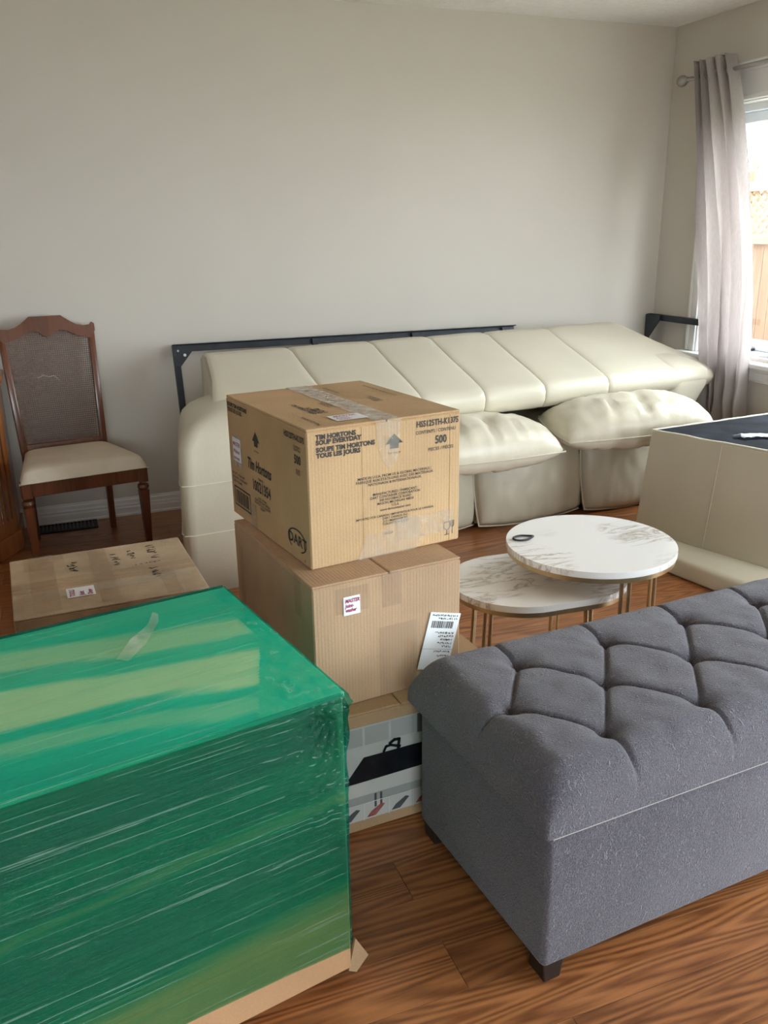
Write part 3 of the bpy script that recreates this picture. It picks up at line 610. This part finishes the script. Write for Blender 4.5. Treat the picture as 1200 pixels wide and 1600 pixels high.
# ================================================================== OTTOMAN
ot = empty('storage_ottoman', (.722, 1.100, 0), R(4.5)); tag(ot, 'grey tufted fabric storage ottoman bench on dark feet', 'ottoman')
OL, ODp = 1.25, .515
bb = box((.008, .006, .042), (OL-.008, ODp-.006, .357), .012, 3); obj('base', bb, M['fabric'], ot, 'all')
for xx in (.014, OL-.064):
    for yy in (.012, ODp-.062): obj('foot', prism([(xx+.004, 0), (xx+.042, 0), (xx+.05, .045), (xx, .045)], 'y', yy, yy+.05, .003), M['leg_black'], ot)
obj('lid_board', box((-.010, -.010, .3572), (OL+.010, ODp+.010, .3640), .002, 1), M['fabric'], ot)
obj('piping', box((.0, -.0150, .3588), (OL, -.0095, .3618), .001, 1), M['piping_grey'], ot)
rows = [(.085, .19), (.235, .07), (.385, .19)]
SP = .242; but = []
for k, (v, off) in enumerate(rows):
    n = 0
    while off+n*SP < OL-.05: but.append((off+n*SP, v, k)); n += 1
seg = []
for a in but:
    for c in but:
        if c[2] == a[2]+1 and abs(abs(a[0]-c[0])-.12) < .012: seg.append((a[:2], c[:2]))
    if a[2] == 0: seg.append((a[:2], (a[0]+.0, -.03)))
    if a[2] == 2: seg.append((a[:2], (a[0], ODp+.03)))
    if a[2] == 1 and a[0] < .1: seg.append((a[:2], (-.03, a[1])))
def sd(p, a, b_):
    ax, ay = a; bx, by = b_; dx_, dy_ = bx-ax, by-ay; t = max(0, min(1, ((p[0]-ax)*dx_+(p[1]-ay)*dy_)/(dx_*dx_+dy_*dy_))); return math.hypot(p[0]-ax-t*dx_, p[1]-ay-t*dy_)
def edge(d, r): 
    t = max(0, min(1, d/r)); return math.sqrt(max(0, 1-(1-t)**2))
def lidtop(u, v):
    # denser sampling near rims
    s = lambda t: t
    x = -.016+s(u)*(OL+.032); yv = -.016+s(v)*(ODp+.032)
    dx_ = min(x+.016, OL+.016-x); dy_ = min(yv+.016, ODp+.016-yv)
    e = edge(dx_, .075)*edge(dy_, .075)
    h = .022+.098*e
    mb = min(math.hypot(x-q[0], yv-q[1]) for q in but); ms = min(sd((x, yv), *q) for q in seg)
    amp = max(0, min(1, min(dx_, dy_)/.03))
    h -= (.024*math.exp(-(mb/.013)**2)+.014*math.exp(-(mb/.036)**2))*amp
    h -= .010*math.exp(-(ms/.0042)**2)*(.35+.65*amp)*min(1, e+.25)+.0022*math.exp(-(ms/.016)**2)*e
    h += .0022*noise.noise(Vector((x*22, yv*22, 3)))*e
    if dx_ < 1e-6 or dy_ < 1e-6: h = .0
    return (x, yv, .363+max(0, h))
lid = grid(330, 142, lidtop)
obj('lid', lid, M['fabric'], ot, 'all')

# ================================================================== NESTING TABLES
def top_plan(r, half, n=28):
    pts = []
    for i in range(n+1): a = -math.pi/2+math.pi*i/n; pts.append((half+r*math.cos(a), r*math.sin(a)))
    for i in range(n+1): a = math.pi/2+math.pi*i/n; pts.append((-half+r*math.cos(a), r*math.sin(a)))
    return pts if half > 0 else [(r*math.cos(2*math.pi*i/64), r*math.sin(2*math.pi*i/64)) for i in range(64)]
def table(name, loc, rz, r, half, h, label, legs):
    t = empty(name, loc, rz); tag(t, label, 'table')
    p = top_plan(r, half); obj('table_top', prism(p, 'z', h-.020, h), M['marble'], t, 30)
    obj('rim', prism([(x*.988, y*.988) for x, y in p], 'z', h-.036, h-.0205), M['brass'], t, 30)
    for (lx, ly, lx2, ly2) in legs:
        for k in (-1, 1):
            ddx, ddy = (-ly, lx); l = math.hypot(ddx, ddy) or 1; ox, oy = ddx/l*.012*k, ddy/l*.012*k
            obj('leg', tube([(lx+ox, ly+oy, h-.036), (lx2+ox, ly2+oy, 0)], .0065, 8), M['brass'], t, True)
    return t
ZR = .45
table('round_side_table', (1.512, 2.159, 0), 0, .264, 0, ZR, 'round marble topped side table overlapping the lower oval one', [(.238*math.cos(a), .238*math.sin(a), .240*math.cos(a), .240*math.sin(a)) for a in (R(-98), R(-5), R(82))])
table('oval_side_table', (1.345, 2.183, 0), R(-3), .213, .075, .35, 'lower oval marble topped table partly under the round one', [(-.205, -.075, -.22, -.08), (.08, -.17, .085, -.18), (.205, .04, .22, .045), (-.16, .12, -.17, .13)])
pts = [(.030*math.cos(a)*(1 if math.cos(a) < 0 else 1.35), .021*math.sin(a)*(1 if math.cos(a) < .2 else (1.15-math.cos(a)*.75)), 0) for a in [2*math.pi*i/40 for i in range(40)]]
tag(obj('hair_tie', tube(pts, .0033, 8, closed=True), M['black'], None, True, loc=(1.325, 2.262, ZR+.0036), rot=(0, 0, R(2))), 'black elastic hair tie lying on the round marble table', 'hair tie')

# ================================================================== SOFA
so = empty('cream_sofa', (.625, 4.033, 0), R(6)); tag(so, 'long cream leather sofa with panelled back against the beige wall', 'sofa')
# local: x along the sofa, -y towards the room
PR = [(-.02, .45), (-.02, .845), (-.06, .868), (-.12, .862), (-.30, .795), (-.50, .722), (-.585, .688), (-.618, .668), (-.632, .640), (-.628, .60), (-.610, .568), (-.57, .552), (-.40, .55), (-.15, .45)]
su = [0, .41, .835, 1.165, 1.51, 1.90, 2.40]
def sst(t): t = max(0, min(1, t)); return t*t*(3-2*t)
def panel(u0, u1):
    n = 14; b = bmesh.new(); rings = []
    for i in range(n+1):
        t = i/n; u = u0+(u1-u0)*(.5-.5*math.cos(math.pi*t)) if 0 < i < n else (u0 if i == 0 else u1)
        dgap = min(u-u0, u1-u); sh = .007*math.exp(-(dgap/.008)**1.0)
        ring = []
        for (y, z) in PR:
            cyy, czz = -.33, .68; dy_, dz_ = y-cyy, z-czz; l = math.hypot(dy_, dz_)
            uu = u; tt = (u-u0)/(u1-u0)
            if u1 > 2.3: uu += .220*sst((-y-.14)/.36)*tt**1.3; z = z-.022*sst((-y-.2)/.3)*tt**2*(1 if z > .6 else -.4)
            if u0 < .1: uu -= .09*sst((-y-.20)/.25)*(1-tt)**1.5
            ring.append(b.verts.new((uu+.0008*(1 if i == 0 else -1 if i == n else 0), y-dy_/l*sh, z-dz_/l*sh+.004*math.sin(math.pi*t)*(1 if z > .6 else 0)+.003*noise.noise(Vector((u*5, y*5, 2))))))
        rings.append(ring)
    m = len(PR)
    for i in range(n):
        for k in range(m): b.faces.new((rings[i][k], rings[i][(k+1) % m], rings[i+1][(k+1) % m], rings[i+1][k]))
    b.faces.new(rings[0][::-1]); b.faces.new(rings[-1]); bmesh.ops.recalc_face_normals(b, faces=list(b.faces)); return b
for a, c in zip(su, su[1:]): obj('back_panel', panel(a, c), M['leather'], so, 50)
def arm(sta, nm='arm'):
    """loft: stations along z of (z, x0, x1, y0, y1, r)"""
    b = bmesh.new(); rings = []
    for z, x0, x1, y0, y1, r in sta:
        ring = []
        for cx, cy2, a0 in ((x1-r, y1-r, 0), (x0+r, y1-r, 90), (x0+r, y0+r, 180), (x1-r, y0+r, 270)):
            for k in range(5): a = R(a0+k*22.5); ring.append(b.verts.new((cx+r*math.cos(a), cy2+r*math.sin(a), z)))
        rings.append(ring)
    for i in range(len(rings)-1):
        for k in range(20): b.faces.new((rings[i][k], rings[i][(k+1) % 20], rings[i+1][(k+1) % 20], rings[i+1][k]))
    b.faces.new(rings[0][::-1]); b.faces.new(rings[-1]); bmesh.ops.recalc_face_normals(b, faces=list(b.faces)); return b
la = [(0, -.225, .16, -.74, -.12, .06), (.25, -.225, .16, -.75, -.11, .06), (.45, -.220, .17, -.755, -.10, .06), (.60, -.215, .17, -.75, -.12, .065), (.655, -.195, .165, -.735, -.15, .07), (.688, -.165, .15, -.71, -.20, .07), (.708, -.125, .13, -.68, -.23, .07), (.722, -.075, .11, -.64, -.26, .06), (.731, -.02, .09, -.58, -.30, .05)]
ab_ = arm(la)
for v in ab_.verts:
    if v.co.x < .08: v.co.x += .26*(v.co.y+.75)-.095
A1 = obj('arm', ab_, M['leather'], so, 'all')
for z, x0, x1, y0 in ((.255, -.226, .16, -.7515), (.46, -.221, .17, -.7565)):
    obj('seam', tube([(x0-.096+.26*.40, -.35, z), (x0-.096+.26*.05, y0+.05, z), (x0-.081, y0+.015, z), (x0-.045, y0-.0005, z), (x1-.05, y0-.0005, z)], .0022, 6), M['piping'], A1, True)
ra = [(0, 2.30, 2.44, -.52, -.15, .04), (.35, 2.31, 2.50, -.58, -.12, .05), (.50, 2.33, 2.56, -.61, -.10, .05), (.58, 2.34, 2.60, -.625, -.10, .05), (.63, 2.34, 2.605, -.63, -.12, .05), (.665, 2.34, 2.60, -.62, -.14, .05), (.69, 2.34, 2.58, -.585, -.18, .05), (.712, 2.34, 2.52, -.53, -.22, .04), (.735, 2.34, 2.46, -.46, -.24, .03)]
obj('arm', arm(ra), M['leather'], so, 'all')
obj('base', box((.16, -.60, .02), (2.31, -.16, .46), .01, 1), M['leather_side'], so)
def pillow(L_, Hh, T_, seed, name, mat, parent, dimple=True):
    r = random.Random(seed); b = bmesh.new(); nu, nv = 34, 18
    def half(s):
        def f(u, v):
            a, c = 2*u-1, 2*v-1
            rim = max(0, (1-abs(a)**2.8))**.5*max(0, (1-abs(c)**2.4))**.45
            t = T_*rim
            if s < 0: t *= .8
            if dimple:
                for q in (-.28, .12, .45): t -= T_*(.22 if q < .4 else .12)*math.exp(-((a-q-.10*c)/.028)**2)*max(0, min(1, 1.05-abs(c+.35)*1.3))*rim
            t += T_*.10*noise.noise(Vector((a*4.5+seed, c*2.5, s*4)))*rim+T_*.05*noise.noise(Vector((a*16+seed, c*4, s*4)))*rim
            t += T_*.05*math.sin(a*34+c*3+seed)*(abs(c)**2)*rim
            px_ = a*L_/2*(1-.05*c*c); pz = c*Hh/2*(1-.10*a*a)
            return (px_, -s*t, pz)
        return f
    grid(nu, nv, half(1), b); grid(nu, nv, half(-1), b)
    bmesh.ops.remove_doubles(b, verts=list(b.verts), dist=.0005); bmesh.ops.recalc_face_normals(b, faces=list(b.faces))
    p = obj(name, b, M[mat], parent, 'all')
    rim = [(s*L_/2, c*Hh/2) for s, c in ()]
    pts = []
    for i in range(80):
        t = i/80*4; k = int(t); q = (t-k)*2-1
        a, c = ((q, -1), (1, q), (-q, 1), (-1, -q))[k]
        pts.append((a*L_/2*(1-.05*c*c), 0, c*Hh/2*(1-.10*a*a)))
    obj('welt', tube(pts, .0045, 6, closed=True), M['leather_side'], p, True); return p
def to_local(x, y, z):
    d = Vector((x-.625, y-4.033, z)); c, s = math.cos(R(6)), math.sin(R(6)); return (d.x*c+d.y*s, -d.x*s+d.y*c, z)
for (cx, cyy, cz, yawd, L_, tilt, sd_) in ((2.545, 3.405, .495, -7, .80, 82, 3), (1.73, 3.42, .455, 3, .80, 82, 5), (1.02, 3.39, .452, 4, .56, 82, 9)):
    p = pillow(L_, .40, .128, sd_, 'back_cushion', 'leather', so); p.location = to_local(cx, cyy, cz); p.rotation_euler = (R(-tilt), R(-2 if sd_ == 3 else 1), R(yawd-6))
for (x0, x1) in ((.66, 1.20), (1.205, 1.805), (1.812, 2.41), (2.42, 2.98)):
    o_ = pillow(x1-x0+.03, .44, .075, x0*7, 'seat_cushion', 'leather_side', so, False); o_.location = to_local((x0+x1)/2, 3.53+.03*(x0-.6), .222); o_.rotation_euler = (R(-8), 0, R(-1))

# ================================================================== UPTURNED CHAISE
ch = empty('upturned_chaise', (2.44, 3.08, 0)); tag(ch, 'cream chaise section turned upside down with its black dust cover showing', 'sofa section')
AT = [(0, 0), (.265, -.76), (.88, -.73), (.78, .06)]; AB = [(-.055, -.005), (.19, -.80), (.88, -.77), (.78, .03)]
def quadloft(lv, r=0):
    b = bmesh.new(); rg = []
    for z, q in lv: rg.append([b.verts.new((x, y, z)) for x, y in q])
    for i in range(len(rg)-1):
        for k in range(4): b.faces.new((rg[i][k], rg[i][(k+1) % 4], rg[i+1][(k+1) % 4], rg[i+1][k]))
    b.faces.new(rg[0][::-1]); b.faces.new(rg[-1]); bmesh.ops.recalc_face_normals(b, faces=list(b.faces))
    if r: bmesh.ops.bevel(b, geom=list(b.edges), offset=r, segments=3, profile=.5, affect='EDGES', clamp_overlap=True)
    return b
obj('frame_cover', quadloft([(.075, AB), (.530, AT)], .008), M['leather_side'], ch, 30)
ins = lambda q, k: [(x+(.40-x)*k, y+(-.36-y)*k) for x, y in q]
obj('dust_cover', quadloft([(.528, ins(AT, .03)), (.5325, ins(AT, .035))]), M['dust'], ch)
rimpts = [(x, y, .5315) for x, y in ins(AT, .012)]
dense = []
for i in range(4):
    a, c = Vector(rimpts[i]), Vector(rimpts[(i+1) % 4])
    for k in range(14): p = a.lerp(c, k/14); dense.append((p.x+random.uniform(-.002, .002), p.y+random.uniform(-.002, .002), p.z+random.uniform(-.001, .0015)))
obj('welt', tube(dense, .0045, 6, closed=True), M['piping'], ch, True)
obj('seat_pad', quadloft([(0, [(-.22, .03), (-.05, -.84), (.88, -.80), (.80, .05)]), (.078, [(-.20, .02), (-.03, -.83), (.88, -.79), (.80, .04)])], .022), M['leather'], ch, 30)
for t in (.42,):
    x0, y0_ = AT[0][0]*(1-t)+AT[1][0]*t, AT[0][1]*(1-t)+AT[1][1]*t; x1, y1_ = AB[0][0]*(1-t)+AB[1][0]*t, AB[0][1]*(1-t)+AB[1][1]*t
    obj('seam', tube([(x0-.001, y0_, .52), (x1-.001, y1_, .08)], .0018, 6), M['leather_side'], ch)
pb = bmesh.new()
grid(22, 6, lambda u, v: (u*.26+.006*math.sin(v*5), (v-.5)*.065+.012*math.sin(u*6)-u*.07, .006+.008*abs(noise.noise(Vector((u*6, v*3, 0))))+.010*math.exp(-((v-.55)/.18)**2)*(1-.5*u)), pb)
e_ = bmesh.ops.solidify(pb, geom=list(pb.faces), thickness=.0012)
tag(obj('paper_strip', pb, M['paper'], None, 'all', loc=(2.66, 2.79, .5345)), 'crumpled white paper strip lying on the black dust cover', 'paper')

# ================================================================== DINING CHAIR
cr = empty('dining_chair', (.065, 3.843, 0), R(9)); tag(cr, 'brown wooden dining chair with cane back and beige padded seat', 'chair')
FWH, BWH, CD = .245, .180, .425
for s in (-1, 1):
    lp = box((s*FWH-.021, -.021, .33), (s*FWH+.021, .021, .405), .003, 1)
    lathe([(.016, .323), (.024, .318), (.026, .305), (.021, .296), (.017, .290)], 14, s*FWH, 0, lp)
    for (z0, w0), (z1, w1) in (((0, .0115), (.292, .0205)),):
        q = bmesh.new(); a = [q.verts.new((s*FWH+i*w0, j*w0, z0)) for i, j in ((-1, -1), (1, -1), (1, 1), (-1, 1))]; c = [q.verts.new((s*FWH+i*w1, j*w1, z1)) for i, j in ((-1, -1), (1, -1), (1, 1), (-1, 1))]
        for k in range(4): q.faces.new((a[k], a[(k+1) % 4], c[(k+1) % 4], c[k]))
        q.faces.new(a[::-1]); q.faces.new(c); join(lp, q)
    obj('leg', lp, M['dark_wood'], cr, 35)
    q = bmesh.new(); prism([(CD-.013, 0), (CD+.013, 0), (CD+.018, .43), (CD-.018, .43)], 'x', s*BWH-.014, s*BWH+.014, .003, q); obj('leg', q, M['dark_wood'], cr)
obj('apron', box((-FWH, -.014, .335), (FWH, .010, .398), .003, 1), M['dark_wood'], cr)
for s in (-1, 1):
    q = bmesh.new(); a = (s*FWH, .0); c = (s*BWH, CD)
    v = [q.verts.new((x+dx_, y, z)) for z in (.335, .398) for (x, y, dx_) in ((a[0], a[1], -.011), (a[0], a[1], .011), (c[0], c[1], .011), (c[0], c[1], -.011))]
    for f_ in ((3, 2, 1, 0), (4, 5, 6, 7), (0, 1, 5, 4), (1, 2, 6, 5), (2, 3, 7, 6), (3, 0, 4, 7)): q.faces.new([v[k] for k in f_])
    obj('side_rail', q, M['dark_wood'], cr)
obj('rear_rail', box((-BWH, CD-.012, .335), (BWH, CD+.012, .398), .003, 1), M['dark_wood'], cr)
def seatf(u, v):
    a, c = 2*u-1, 2*v-1
    yy = -.035+(v)*(CD+.01); hw = (.275-.085*v)
    e = max(0, 1-abs(a)**7)**.28*max(0, 1-abs(c)**7)**.28; hw *= 1-.035*abs(c)**6
    return (a*hw, yy, .400+.062*e)
sb = grid(30, 26, seatf); grid(1, 1, lambda u, v: ((2*u-1)*(.275-.085*v), -.035+v*(CD+.01), .398), sb)
obj('seat', sb, M['seat_fabric'], cr, 'all')
# raked back frame, s across, t up along the back
bk_ang = R(10)
def back(o_): o_.location = (0, CD, .43); o_.rotation_euler = (-bk_ang, 0, 0)
for s in (-1, 1):
    q = prism([(s*(BWH-.016), -.01), (s*(BWH+.016), -.01), (s*.214, .545), (s*.186, .545)], 'y', -.014, .014, .004); o_ = obj('back_post', q, M['dark_wood'], cr, 30); back(o_)
outer = [(-.216, .535), (-.216, .566), (-.205, .574), (-.196, .562), (-.165, .560), (-.135, .567), (-.11, .582), (-.085, .600), (-.07, .612), (.07, .612), (.085, .600), (.11, .582), (.135, .567), (.165, .560), (.196, .562), (.205, .574), (.216, .566), (.216, .535)]
inner = [(.195, .500), (.17, .505), (.13, .516), (.09, .540), (.055, .546), (.035, .540), (.022, .525), (.0, .516), (-.022, .525), (-.035, .540), (-.055, .546), (-.09, .540), (-.13, .516), (-.17, .505), (-.195, .500)]
q = prism(outer+inner, 'y', -.016, .016); o_ = obj('crest_rail', q, M['dark_wood'], cr, 30); back(o_)
q = box((-BWH, -.012, .0), (BWH, .012, .035), .003, 1); o_ = obj('lower_rail', q, M['dark_wood'], cr); back(o_)
cb = bmesh.new(); pit = .0098; n = 0; s_ = -.19
while s_ < .19: box((s_-.0021, -.0008, .03), (s_+.0021, .0004, .545), bm=cb); s_ += pit
t_ = .03
while t_ < .545: box((-.192, -.0014, t_-.0021), (.192, -.0008, t_+.0021), bm=cb); t_ += pit
# the posts splay, so pull the cane in towards the seat
for v in cb.verts: v.co.x *= (.165+.035*(v.co.z/.545))/.200
o_ = obj('cane_panel', cb, M['cane'], cr); o_['kind'] = 'stuff'; back(o_)
o_ = obj('cane_tear', tube([(-.07, -.004, .335), (-.045, -.006, .345), (-.02, -.005, .335), (.0, -.006, .34), (.015, -.004, .325), (.022, -.005, .315)], .0016, 5), M['seat_fabric'], cr); back(o_)

# ================================================================== CABINET AT THE LEFT EDGE
cbx = empty('wooden_cabinet', (-.248, 4.15, 0)); tag(cbx, 'honey brown wooden cabinet with canted fluted corner beside the dining chair', 'cabinet')
def plan(o): return [(-1.05, -.19-o), (-.095-o*.3, -.19-o), (0+o, -.005-o*.3), (0+o, .27), (-1.05, .27)]
obj('plinth', prism(plan(.010), 'z', 0, .09, .004), M['orange_wood'], cbx)
obj('body', prism(plan(0), 'z', .09, .735, .003), M['orange_wood'], cbx)
mt = prism(plan(.006), 'z', .735, .752, .004); prism(plan(.014), 'z', .752, .772, .006, mt); prism(plan(.022), 'z', .772, .796, .008, mt); obj('top', mt, M['orange_wood'], cbx)
c0, c1 = Vector((-.095, -.19)), Vector((0, -.005)); dd = (c1-c0).normalized(); nn = Vector((dd.y, -dd.x)); ln = (c1-c0).length
for k in range(4):
    p = c0+dd*(ln*(.22+.19*k)); obj('flute', tube([(p.x, p.y, .16), (p.x, p.y, .68)], .006, 8), M['dark_wood'], cbx, True)
for k in range(2):
    x1 = -.125-k*.455; dob = box((x1-.44, -.208, .12), (x1, -.19, .71), .004, 1); box((x1-.37, -.214, .19), (x1-.07, -.206, .64), .006, 2, dob)
    d_o = obj('door', dob, M['orange_wood'], cbx); obj('knob', lathe([(.006, 0), (.006, .012), (.013, .018), (.013, .026), (.004, .03)], 14), M['brass'], d_o, True, loc=(x1-.40 if k == 0 else x1-.04, -.208, .45), rot=(R(90), 0, 0))

# ================================================================== BED FRAMES
bf = empty('steel_bedstead', (.556, 4.20, 0)); lean = math.atan2(4.425-4.20, .865); bf.rotation_euler = (-lean, 0, 0)
tag(bf, 'dark steel bed frame leaning against the wall behind the sofa', 'bed frame', )
LH = math.hypot(4.425-4.20, .858); BL = 1.925
def angle_h(x0, x1, z): q = box((x0, -.004, z-.034), (x1, 0, z), .001, 1); box((x0, -.034, z-.004), (x1, -.004, z), .001, 1, q); return q
obj('side_rail', angle_h(0, BL, LH), M['steel'], bf); obj('side_rail', angle_h(0, BL, .045), M['steel'], bf)
q = box((0, -.004, 0.012), (.034, 0, LH-.001), .001, 1); box((0, -.034, .012), (.004, -.004, LH-.001), .001, 1, q); obj('end_rail', q, M['steel'], bf)
gq = prism([(.004, LH-.004), (.105, LH-.004), (.100, LH-.030), (.036, LH-.105), (.004, LH-.105)], 'y', -.010, -.0045); go = obj('gusset', gq, M['steel'], bf)
obj('bolt_hole', lathe([(.0075, 0), (.0075, .0015)], 14), M['paper'], go, loc=(.058, -.0102, LH-.052), rot=(R(90), 0, 0))
obj('bolt', lathe([(.006, 0), (.006, .006)], 6), M['nickel'], go, loc=(.026, -.0102, LH-.03), rot=(R(90), 0, 0))
for xx in (.72, 1.285, 1.84): obj('cross_slat', box((xx, -.022, .02), (xx+.032, -.006, LH-.008), .001, 1), M['steel'], bf)
b2 = empty('steel_bedstead', (3.405, 4.43, 0)); tag(b2, 'dark steel bed rail propped in the corner beside the curtain', 'bed frame')
ZB = .885
q = box((0, -.60, ZB-.034), (.004, -.004, ZB), .001, 1); box((.004, -.60, ZB-.004), (.030, -.004, ZB), .001, 1, q); 
for v in q.verts: v.co.x += -v.co.y*.03
obj('rail', q, M['steel'], b2)
obj('post', box((-.006, -.036, 0), (.0, 0, ZB-.002), .001, 1), M['steel'], b2)
gq = prism([(-.004, ZB-.004), (-.135, ZB-.004), (-.13, ZB-.036), (-.045, ZB-.135), (-.004, ZB-.135)], 'x', -.012, -.0065); obj('gusset', gq, M['steel'], b2)

# ================================================================== CURTAIN
rd = empty('curtain_rod', (3.375, 4.235, 2.135)); tag(rd, 'brushed metal curtain rod with a ball finial above the window', 'curtain rod')
obj('rod', tube([(0, 0, 0), (0, -2.45, 0)], .011, 12), M['nickel'], rd, True)
obj('finial', lathe([(.004, -.035), (.014, -.030), (.014, -.022), (.010, -.018), (.020, -.008), (.028, .004), (.030, .018), (.026, .032), (.016, .042), (.004, .046)], 18), M['nickel'], rd, True, rot=(R(-90), 0, 0))
for yy in (-.10, -2.35): 
    q = tube([(0, yy, 0), (.085, yy, 0)], .006, 8); lathe([(.02, 0), (.02, .006)], 12, bm=q) if False else None; obj('bracket', q, M['nickel'], rd, True)
ct = empty('curtain', (3.372, 4.0, .02)); tag(ct, 'blush satin curtain panel hanging in folds beside the window', 'curtain')
def cfun(u, v):
    z = v*2.19; t = 1-v
    ya = .163-.41*t; yb = -.128-.37*(1-math.exp(-3*t))+.012*math.sin(t*9)
    y = ya+(yb-ya)*u+.010*math.sin(u*40+t*6)
    drift = 1.0*t**1.5*(1-.3*u)
    amp = .042*(1-.15*t)
    sw = math.sin(u*2*math.pi*5+.5+drift*1.6+.8*math.sin(t*4+u*3)); x = amp*math.copysign(abs(sw)**.75, sw)+.012*math.sin(u*2*math.pi*9.3+t*7)*t+.006*noise.noise(Vector((u*14, t*9, 0)))*(.3+t)
    x += .016*math.sin(9*(u-.15-.75*t)+1)*math.exp(-((u-.05-.85*(t-.35))/.16)**2)*(1 if .25 < t < .95 else 0)
    if t > .55: x += .016*math.sin(t*70+u*11+3*math.sin(u*8))*(t-.55)
    return (x, y, z)
cbm = grid(170, 120, cfun); bmesh.ops.solidify(cbm, geom=list(cbm.faces), thickness=.0015)
obj('cloth', cbm, M['curtain'], ct, 'all')
for k in range(4):
    yy = .12-.078*k
    obj('grommet', tube([(.0, yy+.0, 2.115+.0)]+[(.026*math.cos(a), yy+.004*math.sin(a), 2.115+.026*math.sin(a)) for a in ()]+[(0.001, yy, 2.1151)], .001, 3) if False else tube([(.019*math.cos(a), yy, 2.115+.019*math.sin(a)) for a in [2*math.pi*i/20 for i in range(20)]], .004, 6, closed=True), M['nickel'], ct, True)

# ================================================================== FLOOR VENT
vt = empty('floor_vent', (-.045, 4.37, 0), R(0)); tag(vt, 'black slotted floor register under the dining chair', 'vent')
q = box((-.15, -.065, .0), (.15, -.050, .006), .002, 1); box((-.15, .050, 0), (.15, .065, .006), .002, 1, q); box((-.15, -.05, 0), (-.135, .05, .006), .002, 1, q); box((.135, -.05, 0), (.15, .05, .006), .002, 1, q); box((-.135, -.05, .0002), (.135, .05, .001), 0, 1, q)
obj('frame', q, M['black_metal'], vt)
M['vent_slat'] = plain('grey_vent_slat', (.07, .06, .055), .4, .4)  # slats a lighter grey than the black frame
for k in range(15):
    o_ = obj('slat', box((-.003, -.05, .001), (.003, .05, .007), .001, 1), M['vent_slat'], vt, loc=(-.126+k*.018, 0, 0))
